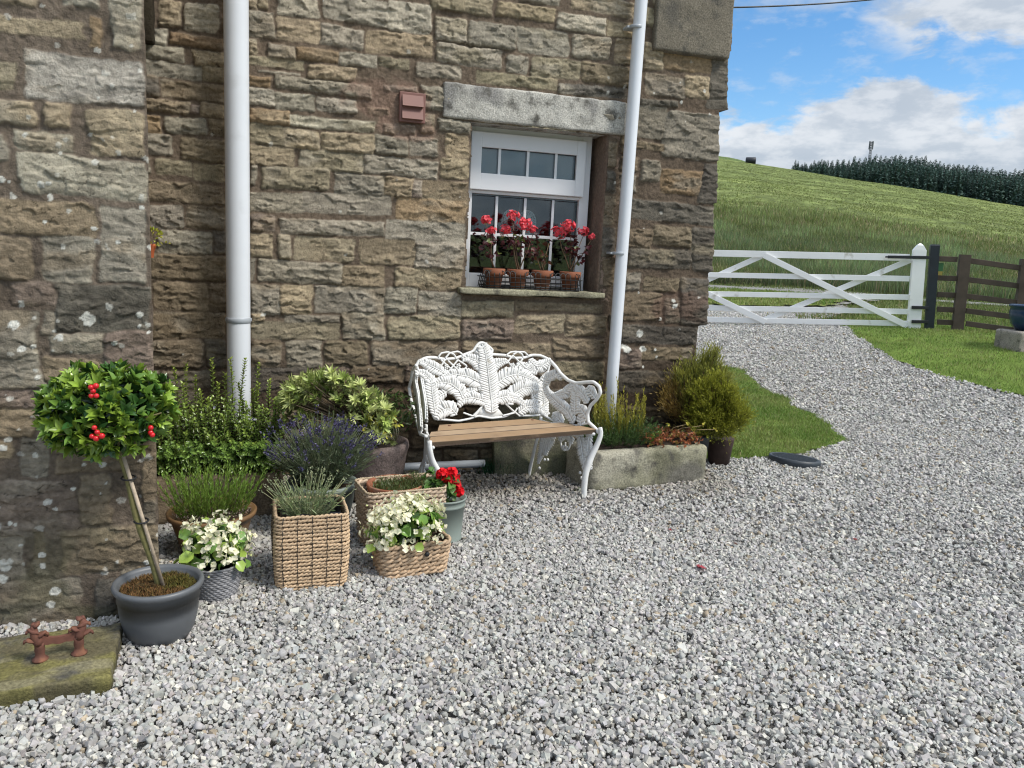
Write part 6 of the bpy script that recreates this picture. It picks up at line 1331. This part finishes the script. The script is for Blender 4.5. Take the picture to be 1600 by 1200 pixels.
# ------------------------------------------------------------------ wood of conifers, mast, bale
def pine_mesh(seed, h=14.0):
    R = np.random.default_rng(seed); b = MB(); b.tube([(0, 0, -1), (0, 0, h*.5), (0, 0, h*.97)], [.22, .15, .03], 5, (.06, .045, .035)); nwh = 26; Ps = []; Ds = []; Ls = []
    for i in range(nwh):
        f = i/(nwh-1); z = h*(.06+.93*f); L = (h*.17)*(1-f)**.75*(1 if f > .05 else .8)+.12; k_ = int(13-7*f)
        for j in range(k_):
            a = R.uniform(0, 2*np.pi); l = L*R.uniform(.7, 1.15); 
            for m_ in range(3): d = np.array([math.cos(a+R.normal(0, .15)), math.sin(a+R.normal(0, .15)), R.uniform(-.25, .25)]); Ps.append(np.array([0, 0, z+R.normal(0, .15)])+d*l*(.15+.28*m_)); Ds.append(d); Ls.append(l*.5+.25)
    n = len(Ps); b.leaves(np.array(Ps), np.array(Ds), np.array([0, 0, 1.0])+R.normal(0, .5, (n, 3)), np.array(Ls), np.array(Ls)*.75, np.clip(np.array([.085, .14, .115])*(1+R.uniform(-.4, .5, (n, 1))), .003, 1), fold=.1, curl=.25)
    return b
protos = []
for s_ in range(5):
    o = pine_mesh(s_).build('conifer', M['pine']); protos.append(o)
topline = lambda px: np.interp(px, [1225, 1240, 1262, 1280, 1310, 1340, 1400, 1450, 1500, 1550, 1600, 1660], [254, 250, 252, 247, 244, 243, 239, 244, 252, 259, 264, 270])
NT = 270; cnt = 0
for i in range(NT):
    px = 1236+(1660-1236)*((i+rng.uniform(0, 1))/NT)**.92; row = i % 5; r_ = 362+row*11+rng.uniform(-4, 4)
    if px < 1262: r_ = 364+rng.uniform(0, 6)
    d = ray(px, 270); a = math.atan2(d[0], d[1]); x = r_*math.sin(a); y = cC[1]+r_*math.cos(a); z = float(H(x, y))-.8-(r_-350)*.01+row*.9
    tpx = ray(px, topline(px)+rng.normal(4.5, 1.8)+5*float(fbm(px*.05, row*3.1, 8, 2))+ (4-row)*3.0*(1 if px > 1290 else .2)); zt_ = CH+r_*tpx[2]/math.hypot(tpx[0], tpx[1]); hgt = max(3.5, zt_-z)
    o = protos[i] if i < 5 else protos[i % 5].copy()
    if i >= 5: COL.objects.link(o)
    o.name = 'conifer'; s_ = hgt/14.0; o.location = (x, y, z); o.scale = (s_*rng.uniform(.9, 1.25), s_*rng.uniform(.9, 1.25), s_); o.rotation_euler[2] = rng.uniform(0, 6.28)
    tag(o, 'dark conifer of the dense wood on the hill skyline', 'tree', 'conifers of the hilltop wood')
def sky_pt(px, py, r_):
    d = ray(px, py); k_ = r_/math.hypot(d[0], d[1]); return cC+d*k_
p0 = sky_pt(1357, 262, 425); p1 = sky_pt(1358.5, 221, 425); hM = p1[2]-p0[2]
t = thing('telecom_mast', 'slim lattice phone mast rising above the wood', 'mast', tuple(p0))
b = MB(); wq = .55
for a in range(4): ca, sa = math.cos(a*np.pi/2+.78), math.sin(a*np.pi/2+.78); b.tube([(ca*wq*1.4, sa*wq*1.4, -4), (ca*wq*.7, sa*wq*.7, hM*.97)], .13, 5)
for i in range(10):
    for a in range(4): 
        f0, f1 = i/10, (i+1)/10; w0 = wq*(1.4-.7*f0); w1 = wq*(1.4-.7*f1); a0 = a*np.pi/2+.78; a1 = a0+np.pi/2; b.tube([(math.cos(a0)*w0, math.sin(a0)*w0, hM*f0), (math.cos(a1)*w1, math.sin(a1)*w1, hM*f1)], .07, 4)
M['mast'] = mat('mast_steel', (.10, .11, .12), rough=.6); b.build('lattice', M['mast'], t)
for a in range(4): ca, sa = math.cos(a*1.57), math.sin(a*1.57); b = MB(); b.box((ca*1.0-.22, sa*1.0-.22, hM*.70), (ca*1.0+.22, sa*1.0+.22, hM*1.0), bev=.05); b.build('antenna_panel', M['mast'], t)
p0 = sky_pt(1173, 251.5, 349); b = MB(); b.tube([(-1.9, 0, 0), (-2.1, 0, 0), (-2.0, 0, 0), (2.0, 0, 0), (2.1, 0, 0)][1:4], [1.5, 1.75, 1.75], 24); 
b = MB(); R_ = 1.55; prof = [(-2.1, .9), (-2.05, 1.3), (-1.8, R_), (1.8, R_), (2.05, 1.3), (2.1, .9)]; b.tube([(x_, 0, 0) for x_, _ in prof], [r_ for _, r_ in prof], 28)
M['bale'] = mat('black_bale_wrap', (.008, .011, .018), rough=.5, bump=(3, .3, .1)); o = b.build('wrapped_bale', M['bale'], loc=tuple(p0), rz=rad(-35)); tag(o, 'dark round bale alone on the hill skyline', 'bale')
# far hill seen left of the bale
b = MB(); pts = [sky_pt(px, py, 900) for px, py in ((1040, 236), (1090, 241), (1120, 243.5), (1140, 246), (1158, 250), (1175, 256), (1200, 268))]; k_ = len(pts); V = []
for s_, dz in ((0, 0), (-120, -60), (160, -30), (320, -90)):
    for q in pts: dd = unit((q-cC)*[1, 1, 0]); V.append(q+dd*s_+np.array([0, 0, dz]))
q = lambda r, c: r*k_+c
F = [[q(1, i), q(1, i+1), q(0, i+1), q(0, i)] for i in range(k_-1)]+[[q(0, i), q(0, i+1), q(2, i+1), q(2, i)] for i in range(k_-1)]+[[q(2, i), q(2, i+1), q(3, i+1), q(3, i)] for i in range(k_-1)]
b.add(V, np.array(F), (.10, .14, .05)); tag(b.build('hills', M['field']), kind='structure')

# ------------------------------------------------------------------ gravel chippings
def chips(n, xr, yr, keep, size, name_seed):
    R = np.random.default_rng(name_seed); x = R.uniform(*xr, n); y = R.uniform(*yr, n); k_ = keep(x, y) & view_ok(x, y, 0, 300); x, y = x[k_], y[k_]; n = len(x)
    sm_ = None; base = np.array([[-1, -1, -1], [1, -1, -1], [1, 1, -1], [-1, 1, -1], [-1, -1, 1], [1, -1, 1], [1, 1, 1], [-1, 1, 1]], float)
    V = base[None]*(1+R.normal(0, .20, (n, 8, 3))); V[:, 4:, :2] *= R.uniform(.35, .9, (n, 1, 2)); V[:, :4, :2] *= R.uniform(.6, 1.0, (n, 1, 2))
    s_ = size*R.lognormal(0, .26, (n, 1, 1))*np.array([1, .78, .55]); V = V*s_*.5
    q = R.normal(size=(n, 4)); q /= np.linalg.norm(q, axis=1)[:, None]; flat = R.random(n) < .45; q[flat, 1:3] *= .25; q /= np.linalg.norm(q, axis=1)[:, None]
    w, a, b_, c = q.T; Rm = np.stack([1-2*(b_*b_+c*c), 2*(a*b_-c*w), 2*(a*c+b_*w), 2*(a*b_+c*w), 1-2*(a*a+c*c), 2*(b_*c-a*w), 2*(a*c-b_*w), 2*(b_*c+a*w), 1-2*(a*a+b_*b_)], -1).reshape(n, 3, 3)
    V = np.einsum('nij,nkj->nki', Rm, V); z = H(x, y)+size*.10+R.uniform(-.25, .45, n)*size+.012*fbm(x*1.3, y*1.3, 8, 2)+.004*fbm(x*6, y*6, 9, 2); V = V+np.stack([x, y, z], 1)[:, None]
    g = R.normal(0, 1, n); mac = .035*fbm(x*.9+y*.3, y*.5, 44, 3)+.03*fbm(x*5, y*5, 45, 2); val = np.clip(.395+.062*g+mac, .19, .62); tint = np.array([1.0, .975, .925])+R.normal(0, .018, (n, 3)); c_ = val[:, None]*tint
    br = R.random(n); c_ = np.where((br < .035)[:, None], np.array([[.36, .30, .22]])*R.uniform(.7, 1.2, (n, 1)), c_); c_ = np.where(((br > .05) & (br < .12))[:, None], np.array([[.52, .50, .44]])*R.uniform(.9, 1.15, (n, 1)), c_); c_ = np.where(((br > .12) & (br < .06))[:, None], np.array([[.26, .26, .265]])*R.uniform(.75, 1.15, (n, 1)), c_)
    # darker, browner chips towards the wall
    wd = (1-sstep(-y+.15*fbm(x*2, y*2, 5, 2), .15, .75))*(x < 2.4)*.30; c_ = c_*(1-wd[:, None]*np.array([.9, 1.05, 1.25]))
    sh = R.uniform(.9, 1.1, (n, 8, 1)); Fq = np.array([[3, 2, 1, 0], [4, 5, 6, 7], [0, 1, 5, 4], [1, 2, 6, 5], [2, 3, 7, 6], [3, 0, 4, 7]]); F = (np.arange(n)*8)[:, None, None]+Fq[None]
    return V.reshape(-1, 3), F.reshape(-1, 4), (c_[:, None]*sh).reshape(-1, 3)
lA = np.array([p[:2] for p in lawnA]); lB = np.array([p[:2] for p in lawnB])
def kept(r0, r1, dn=0):
    def f(x, y):
        d = np.hypot(x, y-cC[1]); ed = .10*fbm(x*3, y*3, 31); e2 = .10*fbm(x*3, y*3, 37); k_ = (d >= r0) & (d < r1) & ~inpoly(x+ed, y+e2, lA) & ~inpoly(x+ed, y+e2, lB)
        k_ &= (d < 13.0) | inpoly(x+ed*4, y+e2*4, np.array(track)); k_ &= ~((y > .0) & (x < 2.36)) & ~((y > PY) & (x < PXE-.1)); return k_
    return f
b = MB()
for (n, xr, yr, r0, r1, size, sd) in ((138000, (-1.5, 3.6), (-3.3, -.0), 0, 3.6, .0150, 1), (56000, (-1.5, 3.6), (-3.3, -.0), 0, 3.3, .0095, 5), (240000, (-1, 7), (-3.2, 3), 3.6, 7.0, .0160, 2), (330000, (.5, 14), (-2, 11), 7.0, 16.0, .0225, 3)):
    b.add(*chips(int(n*.8), xr, yr, kept(r0, r1), size, sd)[:3], smooth=False); b.add(*chips(int(n*.2), xr, yr, kept(r0, r1), size*1.05, sd+50)[:3], smooth=True)
tag(b.build('gravel', M['pebble']), 'pale grey limestone chippings covering the whole yard and drive', 'gravel', kind='stuff')
